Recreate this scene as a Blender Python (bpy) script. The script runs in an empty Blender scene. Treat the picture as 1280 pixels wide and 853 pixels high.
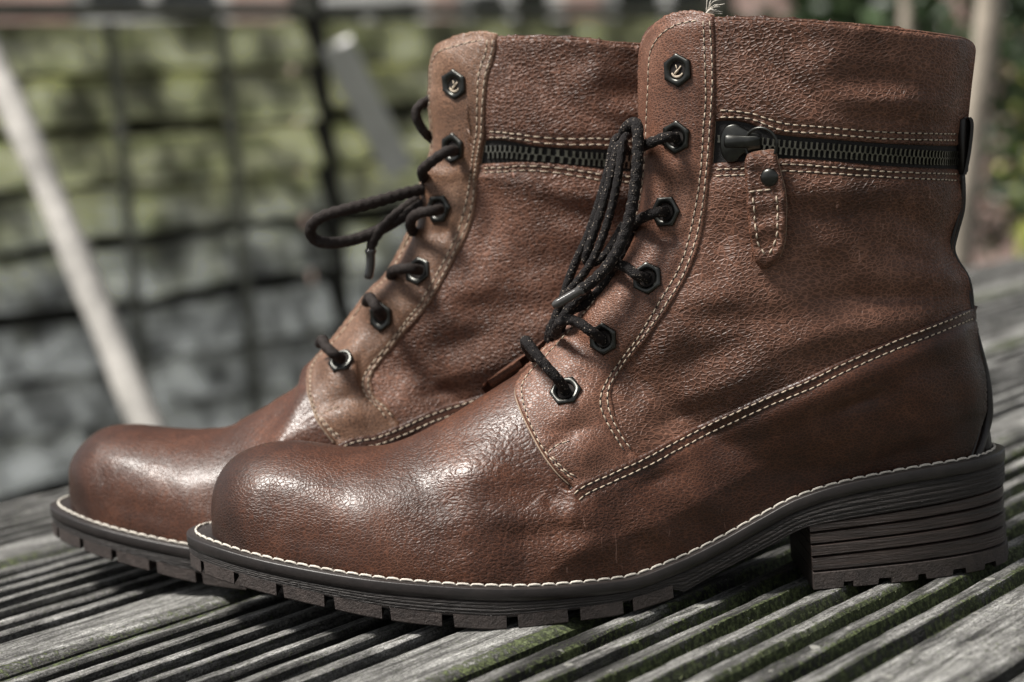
import bpy, bmesh, math, random
import numpy as np
from mathutils import Vector, Matrix, noise
from mathutils.bvhtree import BVHTree
from mathutils.geometry import delaunay_2d_cdt

random.seed(7)
rng = np.random.default_rng(7)
SC = bpy.context.scene
COL = SC.collection
rad = math.radians

# ------------------------------------------------------------------ camera
FPX, CX, CY = 2700.0, 640.0, 426.5            # focal length and centre in photo pixels (1280 wide)
ROLL = rad(4.7)
PITCH = math.atan(256 / FPX * math.cos(ROLL))
CAM = np.array([0.0, -0.82, 0.177])
_f = np.array([0, math.cos(PITCH), -math.sin(PITCH)])
_r = np.array([1.0, 0, 0])
_u = np.cross(_r, _f)
CR = math.cos(ROLL) * _r - math.sin(ROLL) * _u
CU = math.sin(ROLL) * _r + math.cos(ROLL) * _u
cam_data = bpy.data.cameras.new('camera')
cam = bpy.data.objects.new('camera', cam_data)
COL.objects.link(cam)
SC.camera = cam
cam_data.sensor_width = 36.0
cam_data.lens = FPX / 1280 * 36.0
cam_data.clip_start = 0.02
cam_data.clip_end = 400
cam_data.dof.use_dof = True
cam_data.dof.focus_distance = 0.795
cam_data.dof.aperture_fstop = 8.5
M = Matrix.Identity(4)
for i in range(3):
    M[i][0], M[i][1], M[i][2], M[i][3] = CR[i], CU[i], -_f[i], CAM[i]
cam.matrix_world = M

# ------------------------------------------------------------------ world and sun
SUN_DIR = np.array([-0.46, -0.15, 0.87])        # towards the sun: from the left, high, veiled by thin cloud
SUN_DIR /= np.linalg.norm(SUN_DIR)
world = bpy.data.worlds.new('World')
SC.world = world
world.use_nodes = True
wn = world.node_tree
sky = wn.nodes.new('ShaderNodeTexSky')
sky.sky_type = 'NISHITA'
sky.sun_disc = False
sky.sun_elevation = math.asin(SUN_DIR[2])
sky.sun_rotation = math.atan2(SUN_DIR[0], SUN_DIR[1])
sky.dust_density = 1.0
sky.air_density = 1.0
hs = wn.nodes.new('ShaderNodeHueSaturation')
hs.inputs['Saturation'].default_value = 0.15
wn.links.new(sky.outputs[0], hs.inputs['Color'])
wn.links.new(hs.outputs[0], wn.nodes['Background'].inputs[0])
wn.nodes['Background'].inputs[1].default_value = 0.062
sl = bpy.data.lights.new('sun', 'SUN')
sl.energy = 4.6
sl.angle = rad(15)
sl.color = (1.0, 0.96, 0.90)
sun = bpy.data.objects.new('sun', sl)
COL.objects.link(sun)
sun.rotation_euler = Vector(SUN_DIR).to_track_quat('Z', 'Y').to_euler()
sun.location = (-1, 1, 3)

SC.view_settings.view_transform = 'Standard'
SC.view_settings.look = 'None'
SC.view_settings.gamma = 1.0
SC.view_settings.use_curve_mapping = False
SC.view_settings.exposure = 0.72

# ------------------------------------------------------------------ tracing helpers
def ray(px, py):
    d = _f * FPX + CR * (px - CX) - CU * (py - CY)
    return d / np.linalg.norm(d)

def at_y(px, py, y):
    d = ray(px, py)
    return CAM + d * ((y - CAM[1]) / d[1])

def proj(P):
    V = np.asarray(P, float) - CAM
    w = V @ _f
    return np.stack([CX + FPX * (V @ CR) / w, CY - FPX * (V @ CU) / w], -1)

def spline(pts, n, closed=False):
    """Catmull-Rom through pts, resampled to n points evenly by length."""
    P = np.array(pts, float)
    if closed:
        Q = np.vstack([P[-1], P, P[0], P[1]])
    else:
        Q = np.vstack([2 * P[0] - P[1], P, 2 * P[-1] - P[-2]])
    out = []
    t = np.linspace(0, 1, 12, endpoint=False)[:, None]
    for i in range(1, len(Q) - 2):
        a, b, c, d = Q[i - 1], Q[i], Q[i + 1], Q[i + 2]
        out.append(0.5 * ((2 * b) + (c - a) * t + (2 * a - 5 * b + 4 * c - d) * t ** 2 + (3 * b - a - 3 * c + d) * t ** 3))
    out.append(P[:1] if closed else P[-1:])
    R = np.vstack(out)
    s = np.concatenate([[0], np.cumsum(np.linalg.norm(np.diff(R, axis=0), axis=1))])
    q = np.linspace(0, s[-1], n + 1 if closed else n)
    if closed:
        q = q[:-1]
    return np.stack([np.interp(q, s, R[:, k]) for k in range(R.shape[1])], -1)

def plen(P):
    return float(np.sum(np.linalg.norm(np.diff(np.array(P, float), axis=0), axis=1)))

def interp(x, tab):
    xs, ys = zip(*tab)
    return np.interp(x, xs, ys)

def pchip(x, tab):
    X = np.array([a for a, b in tab], float); Y = np.array([b for a, b in tab], float)
    h = np.diff(X); d = np.diff(Y) / h
    m = np.zeros(len(X)); m[0], m[-1] = d[0], d[-1]
    for i in range(1, len(X) - 1):
        if d[i - 1] * d[i] > 0:
            w1, w2 = 2 * h[i] + h[i - 1], h[i] + 2 * h[i - 1]
            m[i] = (w1 + w2) / (w1 / d[i - 1] + w2 / d[i])
    x = np.clip(np.asarray(x, float), X[0], X[-1])
    k = np.clip(np.searchsorted(X, x) - 1, 0, len(h) - 1)
    t = (x - X[k]) / h[k]
    return ((2 * t**3 - 3 * t**2 + 1) * Y[k] + (t**3 - 2 * t**2 + t) * h[k] * m[k]
            + (-2 * t**3 + 3 * t**2) * Y[k + 1] + (t**3 - t**2) * h[k] * m[k + 1])

# ------------------------------------------------------------------ object helpers
def link(name, mesh, parent=None):
    o = bpy.data.objects.new(name, mesh)
    COL.objects.link(o)
    if parent is not None:
        o.parent = parent
    return o

def mk(name, verts, faces, mat, parent=None, smooth=True, scale=1.0, mat_idx=None, uv=None):
    me = bpy.data.meshes.new(name)
    V = np.asarray(verts, float) * scale
    me.from_pydata(V.tolist(), [], [tuple(f) for f in faces])
    me.update()
    for m in (mat if isinstance(mat, (list, tuple)) else [mat]):
        me.materials.append(m)
    if mat_idx is not None:
        me.polygons.foreach_set('material_index', mat_idx)
    if smooth:
        me.polygons.foreach_set('use_smooth', [True] * len(me.polygons))
    return link(name, me, parent)

def empty(name, loc, label=None, cat=None, group=None, kind=None, rz=0.0, parent=None):
    o = link(name, None, parent)
    o.location = loc
    o.rotation_euler = (0, 0, rz)
    o.empty_display_size = 0.05
    tag(o, label, cat, group, kind)
    return o

def tag(o, label=None, cat=None, group=None, kind=None):
    for k, v in (('label', label), ('category', cat), ('group', group), ('kind', kind)):
        if v:
            o[k] = v
    return o

class MB:
    """collects pieces into one mesh"""
    def __init__(s):
        s.v, s.f, s.m = [], [], []
    def add(s, V, F, m=0):
        b = len(s.v)
        s.v.extend([tuple(p) for p in V])
        s.f.extend([tuple(i + b for i in f) for f in F])
        s.m.extend([m] * len(F))
    def box(s, c, size, rot=None, m=0):
        V = np.array([(x, y, z) for x in (-.5, .5) for y in (-.5, .5) for z in (-.5, .5)]) * np.array(size)
        if rot is not None:
            V = V @ np.array(rot).T
        s.add(V + np.array(c), [(0, 1, 3, 2), (4, 6, 7, 5), (0, 4, 5, 1), (2, 3, 7, 6), (0, 2, 6, 4), (1, 5, 7, 3)], m)
    def build(s, name, mat, parent=None, smooth=True, scale=1.0):
        return mk(name, s.v, s.f, mat, parent, smooth, scale, s.m)

def tube(P, r, seg=10, radf=None, caps=True):
    """swept tube along points P (n,3); r a number or per point; radf(i, phi) -> factor"""
    P = np.asarray(P, float); n = len(P)
    T = np.gradient(P, axis=0); T /= np.linalg.norm(T, axis=1)[:, None] + 1e-12
    up = np.array([0, 0, 1.0]) if abs(T[0][2]) < 0.9 else np.array([1.0, 0, 0])
    N = np.cross(T[0], up); N /= np.linalg.norm(N)
    r = np.broadcast_to(np.asarray(r, float), (n,))
    V = []
    phi = np.arange(seg) * 2 * math.pi / seg
    for i in range(n):
        N = N - T[i] * (N @ T[i]); N /= np.linalg.norm(N)
        B = np.cross(T[i], N)
        k = np.ones(seg) if radf is None else radf(i, phi)
        V.append(P[i] + (r[i] * k)[:, None] * (np.cos(phi)[:, None] * N + np.sin(phi)[:, None] * B))
    V = np.vstack(V)
    F = [(i * seg + j, i * seg + (j + 1) % seg, (i + 1) * seg + (j + 1) % seg, (i + 1) * seg + j) for i in range(n - 1) for j in range(seg)]
    if caps:
        F.append(tuple(range(seg))[::-1]); F.append(tuple(range((n - 1) * seg, n * seg)))
    return V, F

# ------------------------------------------------------------------ materials
def new_mat(name):
    m = bpy.data.materials.new(name)
    m.use_nodes = True
    nt = m.node_tree
    return m, nt, nt.nodes['Principled BSDF']

def nd(nt, typ, **kw):
    n = nt.nodes.new('ShaderNode' + typ)
    for k, v in kw.items():
        if k in n.inputs:
            n.inputs[k].default_value = v
        else:
            setattr(n, k, v)
    return n

def ramp(nt, fac, stops):
    r = nt.nodes.new('ShaderNodeValToRGB')
    e = r.color_ramp.elements
    while len(e) > 1:
        e.remove(e[-1])
    e[0].position = stops[0][0]; e[0].color = (*stops[0][1], 1) if len(stops[0][1]) == 3 else stops[0][1]
    for p, c in stops[1:]:
        x = e.new(p); x.color = (*c, 1)
    nt.links.new(fac, r.inputs[0])
    return r.outputs[0]

def g3(v):
    return (v, v, v)

def coords(nt, scale=(1, 1, 1), rot=(0, 0, 0)):
    tc = nt.nodes.new('ShaderNodeTexCoord')
    mp = nt.nodes.new('ShaderNodeMapping')
    mp.inputs['Scale'].default_value = scale
    mp.inputs['Rotation'].default_value = rot
    nt.links.new(tc.outputs['Object'], mp.inputs[0])
    return mp.outputs[0]

def tex_noise(nt, vec, scale, detail=4, rough=0.55, dist=0.0):
    n = nt.nodes.new('ShaderNodeTexNoise')
    n.inputs['Scale'].default_value = scale
    n.inputs['Detail'].default_value = detail
    n.inputs['Roughness'].default_value = rough
    n.inputs['Distortion'].default_value = dist
    nt.links.new(vec, n.inputs['Vector'])
    return n.outputs['Fac']

def mix(nt, fac, a, b, mode='MIX'):
    n = nt.nodes.new('ShaderNodeMix')
    n.data_type = 'RGBA'; n.blend_type = mode
    for i, v in ((0, fac), (6, a), (7, b)):
        if hasattr(v, 'links') or isinstance(v, bpy.types.NodeSocket):
            nt.links.new(v, n.inputs[i])
        else:
            n.inputs[i].default_value = v if i == 0 else (*v, 1)
    return n.outputs[2]

def mth(nt, op, a, b=None, c=None, clamp=False):
    n = nt.nodes.new('ShaderNodeMath'); n.operation = op; n.use_clamp = clamp
    for i, v in enumerate((a, b, c)):
        if v is None:
            continue
        if isinstance(v, bpy.types.NodeSocket):
            nt.links.new(v, n.inputs[i])
        else:
            n.inputs[i].default_value = v
    return n.outputs[0]

def bump(nt, height, strength, dist, normal=None):
    b = nt.nodes.new('ShaderNodeBump')
    b.inputs['Strength'].default_value = strength
    b.inputs['Distance'].default_value = dist
    nt.links.new(height, b.inputs['Height'])
    if normal is not None:
        nt.links.new(normal, b.inputs['Normal'])
    return b.outputs[0]

def leather(name, c_dark, c_mid, c_light, grain=0.00035, cell=720, net=(1.7, 0.62), rough=(0.32, 0.55), coat=0.25, wear=0.5, smooth_coat=False):
    m, nt, bs = new_mat(name)
    v = coords(nt)
    # warp the coordinates a little so the grain flows and stretches
    wn_ = nt.nodes.new('ShaderNodeTexNoise'); wn_.inputs['Scale'].default_value = 45; wn_.inputs['Detail'].default_value = 2
    nt.links.new(v, wn_.inputs['Vector'])
    vm = nt.nodes.new('ShaderNodeVectorMath'); vm.operation = 'MULTIPLY_ADD'
    nt.links.new(wn_.outputs['Color'], vm.inputs[0]); vm.inputs[1].default_value = (0.006, 0.006, 0.006); nt.links.new(v, vm.inputs[2])
    mp = nt.nodes.new('ShaderNodeMapping'); mp.inputs['Scale'].default_value = (0.80, 0.85, 1.28); mp.inputs['Rotation'].default_value = (0, rad(12), 0)
    nt.links.new(vm.outputs[0], mp.inputs[0])
    w = mp.outputs[0]
    vo = nt.nodes.new('ShaderNodeTexVoronoi'); vo.feature = 'DISTANCE_TO_EDGE'; vo.inputs['Scale'].default_value = cell
    nt.links.new(w, vo.inputs['Vector'])
    cells = ramp(nt, vo.outputs['Distance'], [(0.0, g3(0)), (0.16, g3(0.75)), (0.45, g3(1))])
    vo2 = nt.nodes.new('ShaderNodeTexVoronoi'); vo2.feature = 'DISTANCE_TO_EDGE'; vo2.inputs['Scale'].default_value = cell * 0.33
    nt.links.new(w, vo2.inputs['Vector'])
    creases = ramp(nt, vo2.outputs['Distance'], [(0.0, g3(0)), (0.1, g3(0.8)), (0.4, g3(1))])
    big = tex_noise(nt, v, 22, 3, 0.5)
    amt = ramp(nt, big, [(0.35, g3(0.25)), (0.65, g3(1))])
    mid = tex_noise(nt, w, 130, 5, 0.6)
    h = mth(nt, 'MULTIPLY', mth(nt, 'SUBTRACT', 1.0, cells), amt)
    h = mth(nt, 'MULTIPLY_ADD', creases, 0.35, h)
    h = mth(nt, 'MULTIPLY_ADD', mid, 0.35, h)
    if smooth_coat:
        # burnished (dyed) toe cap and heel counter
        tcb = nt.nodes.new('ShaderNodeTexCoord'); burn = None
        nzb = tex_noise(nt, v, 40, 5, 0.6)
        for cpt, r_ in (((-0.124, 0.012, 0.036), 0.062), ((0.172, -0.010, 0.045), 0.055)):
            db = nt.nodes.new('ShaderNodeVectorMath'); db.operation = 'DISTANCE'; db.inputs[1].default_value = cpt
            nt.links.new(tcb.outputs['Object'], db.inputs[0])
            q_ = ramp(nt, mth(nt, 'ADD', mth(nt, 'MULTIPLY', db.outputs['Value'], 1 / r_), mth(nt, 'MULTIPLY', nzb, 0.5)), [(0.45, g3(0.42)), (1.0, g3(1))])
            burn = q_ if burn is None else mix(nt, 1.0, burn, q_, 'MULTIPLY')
        tc = nt.nodes.new('ShaderNodeTexCoord')
        dv = nt.nodes.new('ShaderNodeVectorMath'); dv.operation = 'DISTANCE'; dv.inputs[1].default_value = (0.008, -0.04, 0.040)
        nt.links.new(tc.outputs['Object'], dv.inputs[0])
        flex = ramp(nt, dv.outputs['Value'], [(0.0, g3(1)), (0.035, g3(0.9)), (0.075, g3(0.0))])
        vo3 = nt.nodes.new('ShaderNodeTexVoronoi'); vo3.feature = 'DISTANCE_TO_EDGE'; vo3.inputs['Scale'].default_value = 430
        nt.links.new(w, vo3.inputs['Vector'])
        web = ramp(nt, vo3.outputs['Distance'], [(0.0, g3(0)), (0.25, g3(0.8)), (0.6, g3(1))])
        h = mth(nt, 'MULTIPLY_ADD', mth(nt, 'MULTIPLY', web, flex), 1.2, h)
        long_ = coords(nt, (1.0, 1.0, 0.28), (0, rad(-35), 0))
        wr = tex_noise(nt, long_, 210, 4, 0.6, 1.2)
        h = mth(nt, 'MULTIPLY_ADD', mth(nt, 'MULTIPLY', wr, flex), 3.0, h)
    nrm = bump(nt, h, 1.0, grain)
    nt.links.new(nrm, bs.inputs['Normal'])
    # colour: mottled dye, darker in the grain valleys, lighter scuffs
    mott = tex_noise(nt, v, 30, 6, 0.6, 0.3)
    col = ramp(nt, mott, [(0.28, c_dark), (0.5, c_mid), (0.74, c_light)])
    # rubbed network of fine ridges round darker pores
    val = ramp(nt, cells, [(0.0, g3(net[0])), (0.35, g3(1.0)), (0.8, g3(net[1]))])
    col = mix(nt, 1.0, col, val, 'MULTIPLY')
    sc = tex_noise(nt, w, 300, 6, 0.75, 1.0)
    scm = ramp(nt, sc, [(0.66, g3(0)), (0.74, g3(wear))])
    col = mix(nt, scm, col, tuple(min(1, c * 2.3 + 0.05) for c in c_light))
    sv = coords(nt, (1.0, 1.0, 0.12), (0, rad(28), rad(15)))
    s1 = tex_noise(nt, sv, 520, 2, 0.5, 0.6)
    s2 = tex_noise(nt, v, 26, 3, 0.5)
    scr = mth(nt, 'MULTIPLY', ramp(nt, s1, [(0.69, g3(0)), (0.72, g3(0.8))]), ramp(nt, s2, [(0.56, g3(0)), (0.66, g3(1))]))
    col = mix(nt, scr, col, tuple(min(1, c * 1.8 + 0.06) for c in c_light))
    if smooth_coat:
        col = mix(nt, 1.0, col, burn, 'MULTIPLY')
    nt.links.new(col, bs.inputs['Base Color'])
    ro = nt.nodes.new('ShaderNodeMapRange'); ro.inputs[3].default_value = rough[0]; ro.inputs[4].default_value = rough[1]
    nt.links.new(big, ro.inputs[0]); nt.links.new(ro.outputs[0], bs.inputs['Roughness'])
    bs.inputs['Specular IOR Level'].default_value = 0.32
    bs.inputs['Coat Weight'].default_value = coat
    bs.inputs['Coat Roughness'].default_value = 0.28
    if smooth_coat:
        bs.inputs['Coat Roughness'].default_value = 0.15
        nt.links.new(bump(nt, h, 0.35, grain), bs.inputs['Coat Normal'])
    else:
        nt.links.new(nrm, bs.inputs['Coat Normal'])
    return m

MAT = {}
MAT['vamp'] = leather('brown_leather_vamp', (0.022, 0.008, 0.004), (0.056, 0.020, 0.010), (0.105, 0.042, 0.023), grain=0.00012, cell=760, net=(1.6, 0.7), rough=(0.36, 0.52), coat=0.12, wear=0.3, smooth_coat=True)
MAT['shaft'] = leather('brown_leather_shaft', (0.056, 0.024, 0.014), (0.122, 0.055, 0.034), (0.20, 0.098, 0.066), grain=0.00042, cell=610, net=(1.5, 0.66), rough=(0.42, 0.6), coat=0.06)
MAT['facing'] = leather('brown_leather_facing', (0.070, 0.030, 0.018), (0.130, 0.058, 0.036), (0.21, 0.106, 0.070), grain=0.00016, cell=900, rough=(0.36, 0.55), coat=0.12)
MAT['facing_tan'] = leather('tan_leather_facing', (0.080, 0.040, 0.023), (0.150, 0.080, 0.049), (0.24, 0.142, 0.092), grain=0.00016, cell=900, rough=(0.36, 0.55), coat=0.12)

def simple(name, col, rough=0.5, metal=0.0, bscale=0, bdist=0.0, var=0.0, vscale=60, spec=0.5, stretch=(1, 1, 1), coat=0):
    m, nt, bs = new_mat(name)
    bs.inputs['Roughness'].default_value = rough
    bs.inputs['Metallic'].default_value = metal
    bs.inputs['Specular IOR Level'].default_value = spec
    bs.inputs['Coat Weight'].default_value = coat
    v = coords(nt, stretch)
    if var:
        f = tex_noise(nt, v, vscale, 6, 0.65)
        c = ramp(nt, f, [(0.3, tuple(x * (1 - var) for x in col)), (0.55, col), (0.75, tuple(min(1, x * (1 + var)) for x in col))])
        nt.links.new(c, bs.inputs['Base Color'])
    else:
        bs.inputs['Base Color'].default_value = (*col, 1)
    if bscale:
        f = tex_noise(nt, v, bscale, 5, 0.65)
        nt.links.new(bump(nt, f, 1.0, bdist), bs.inputs['Normal'])
    return m

MAT['edge'] = simple('raw_leather_edge', (0.34, 0.25, 0.18), 0.8, bscale=900, bdist=0.0003, var=0.4, vscale=300)
MAT['lining'] = simple('dark_textile_lining', (0.03, 0.022, 0.018), 0.9, bscale=900, bdist=0.0003)
MAT['thread'] = simple('cream_thread', (0.50, 0.41, 0.31), 0.7, bscale=2500, bdist=0.0003, var=0.35, vscale=400)
MAT['hole'] = simple('hole_shade', (0.008, 0.005, 0.004), 0.9)
MAT['welt_thread'] = simple('white_welt_thread', (0.68, 0.63, 0.55), 0.75, bscale=2500, bdist=0.0004, var=0.25, vscale=500)
MAT['welt'] = simple('dark_welt_rubber', (0.018, 0.014, 0.013), 0.42, bscale=500, bdist=0.00015, var=0.4, vscale=120)
MAT['sole'] = simple('dark_sole_rubber', (0.022, 0.017, 0.015), 0.6, bscale=420, bdist=0.0012, var=0.7, vscale=200, stretch=(0.2, 0.2, 3))
MAT['heel'] = simple('stacked_heel', (0.034, 0.023, 0.019), 0.5, bscale=420, bdist=0.0006, var=0.7, vscale=260, stretch=(0.16, 0.16, 3))
MAT['tread'] = simple('gritty_tread_rubber', (0.042, 0.031, 0.027), 0.62, bscale=900, bdist=0.0006, var=0.45, vscale=220)
MAT['metal'] = simple('gunmetal', (0.06, 0.06, 0.056), 0.32, metal=1.0, bscale=300, bdist=0.00004, var=0.3, vscale=200)
MAT['brass'] = simple('dark_zip_metal', (0.26, 0.25, 0.22), 0.28, metal=1.0, var=0.4, vscale=300)
MAT['tape'] = simple('black_zip_tape', (0.010, 0.009, 0.009), 0.85, bscale=1800, bdist=0.0004)
MAT['black'] = simple('black_piping_seam_shade', (0.014, 0.011, 0.010), 0.45, bscale=700, bdist=0.0002)
MAT['aglet'] = simple('dark_lace_tip', (0.05, 0.047, 0.045), 0.22, bscale=300, bdist=0.0001, coat=0.5)

def lace_mat():
    m, nt, bs = new_mat('black_lace_sheen_flecks')
    v = coords(nt)
    vo = nt.nodes.new('ShaderNodeTexVoronoi'); vo.inputs['Scale'].default_value = 2400
    nt.links.new(v, vo.inputs['Vector'])
    f = ramp(nt, vo.outputs['Color'], [(0.0, g3(0)), (0.84, g3(0)), (0.88, g3(1))])
    col = mix(nt, f, (0.010, 0.008, 0.008), (0.24, 0.20, 0.165))  # pale flecks put the lace's sheen into the colour
    nt.links.new(col, bs.inputs['Base Color'])
    bs.inputs['Roughness'].default_value = 0.6
    bs.inputs['Specular IOR Level'].default_value = 0.2
    nt.links.new(bump(nt, vo.outputs['Distance'], 1, 0.0004), bs.inputs['Normal'])
    return m
MAT['lace'] = lace_mat()
MAT['lace_brown'] = simple('dark_brown_lace', (0.022, 0.016, 0.014), 0.7, spec=0.25, bscale=1500, bdist=0.0005, var=0.6, vscale=1500)

def wood_mat():
    m, nt, bs = new_mat('weathered_deck_wood')
    v = coords(nt)
    st = coords(nt, (0.07, 1, 1))
    st2 = coords(nt, (0.22, 1, 1))
    g1 = tex_noise(nt, st, 260, 6, 0.7, 0.2)
    g2 = tex_noise(nt, st2, 1500, 4, 0.75)
    pat = tex_noise(nt, v, 26, 6, 0.7, 0.4)
    col = ramp(nt, g1, [(0.30, (0.030, 0.029, 0.027)), (0.42, (0.17, 0.166, 0.156)), (0.53, (0.42, 0.412, 0.39)), (0.66, (0.70, 0.69, 0.66))])
    c2 = ramp(nt, g2, [(0.38, g3(0.22)), (0.52, g3(1)), (0.8, g3(1.0))])
    col = mix(nt, 0.75, col, c2, 'MULTIPLY')
    c3 = ramp(nt, pat, [(0.32, g3(0.35)), (0.48, g3(1.0)), (0.64, g3(1.6))])
    col = mix(nt, 0.9, col, c3, 'MULTIPLY')
    # groove shade put into the colour, plus random dark patches (attribute of the board)
    at = nt.nodes.new('ShaderNodeAttribute'); at.attribute_name = 'shade_soil'
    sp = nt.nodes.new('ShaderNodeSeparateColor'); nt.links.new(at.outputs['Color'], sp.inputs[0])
    shade_dirt, moss, lich = sp.outputs[0], sp.outputs[1], sp.outputs[2]
    col = mix(nt, mth(nt, 'MULTIPLY', shade_dirt, 0.93), col, (0.012, 0.011, 0.009))
    pit = tex_noise(nt, v, 1100, 4, 0.8)
    col = mix(nt, 0.8, col, ramp(nt, pit, [(0.38, g3(0.25)), (0.49, g3(1.05)), (0.62, g3(1.7))]), 'MULTIPLY')
    # moss
    mn = tex_noise(nt, v, 420, 5, 0.75)
    mcol = ramp(nt, mn, [(0.34, (0.014, 0.018, 0.008)), (0.48, (0.065, 0.082, 0.030)), (0.62, (0.24, 0.29, 0.12))])
    mf = ramp(nt, mth(nt, 'MULTIPLY_ADD', moss, 0.8, mth(nt, 'MULTIPLY_ADD', mn, 2.4, -1.2)), [(0.16, g3(0)), (0.5, g3(0.92))])
    col = mix(nt, mf, col, mcol)
    # lichen spots
    vo = nt.nodes.new('ShaderNodeTexVoronoi'); vo.inputs['Scale'].default_value = 130; vo.inputs['Randomness'].default_value = 1
    wv = nt.nodes.new('ShaderNodeVectorMath'); wv.operation = 'ADD'
    nz = nt.nodes.new('ShaderNodeTexNoise'); nz.inputs['Scale'].default_value = 300
    nt.links.new(v, nz.inputs['Vector'])
    ms = nt.nodes.new('ShaderNodeVectorMath'); ms.operation = 'SCALE'; ms.inputs[3].default_value = 0.006
    nt.links.new(nz.outputs['Color'], ms.inputs[0]); nt.links.new(v, wv.inputs[0]); nt.links.new(ms.outputs[0], wv.inputs[1])
    nt.links.new(wv.outputs[0], vo.inputs['Vector'])
    ra = ramp(nt, vo.outputs['Color'], [(0.0, g3(0.03)), (0.6, g3(0.10)), (1.0, g3(0.42))])
    spot = mth(nt, 'LESS_THAN', vo.outputs['Distance'], mth(nt, 'MULTIPLY', ra, lich))
    col = mix(nt, mth(nt, 'MULTIPLY', spot, 0.9), col, (0.56, 0.55, 0.50))
    nt.links.new(col, bs.inputs['Base Color'])
    bs.inputs['Roughness'].default_value = 0.75
    bs.inputs['Specular IOR Level'].default_value = 0.35
    hh = mth(nt, 'MULTIPLY_ADD', g1, 1.0, mth(nt, 'MULTIPLY', g2, 0.5))
    hh = mth(nt, 'MULTIPLY_ADD', pit, 0.5, hh)
    hh = mth(nt, 'MULTIPLY_ADD', mf, 0.6, mth(nt, 'MULTIPLY_ADD', mn, 0.5, hh))
    nt.links.new(bump(nt, hh, 1.0, 0.0042), bs.inputs['Normal'])
    return m
MAT['wood'] = wood_mat()

# ------------------------------------------------------------------ deck
DA = math.atan2(0.81650302, 0.57732353)       # direction of the boards
DU = np.array([math.cos(DA), math.sin(DA)]); DN = np.array([-math.sin(DA), math.cos(DA)])
deck = empty('deck', (0, 0, 0), 'weathered grey grooved timber decking under the boots', None, kind='structure')

def fbm(p, o=3):
    return noise.fractal(Vector(p), 1.0, 2.0, o)

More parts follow.
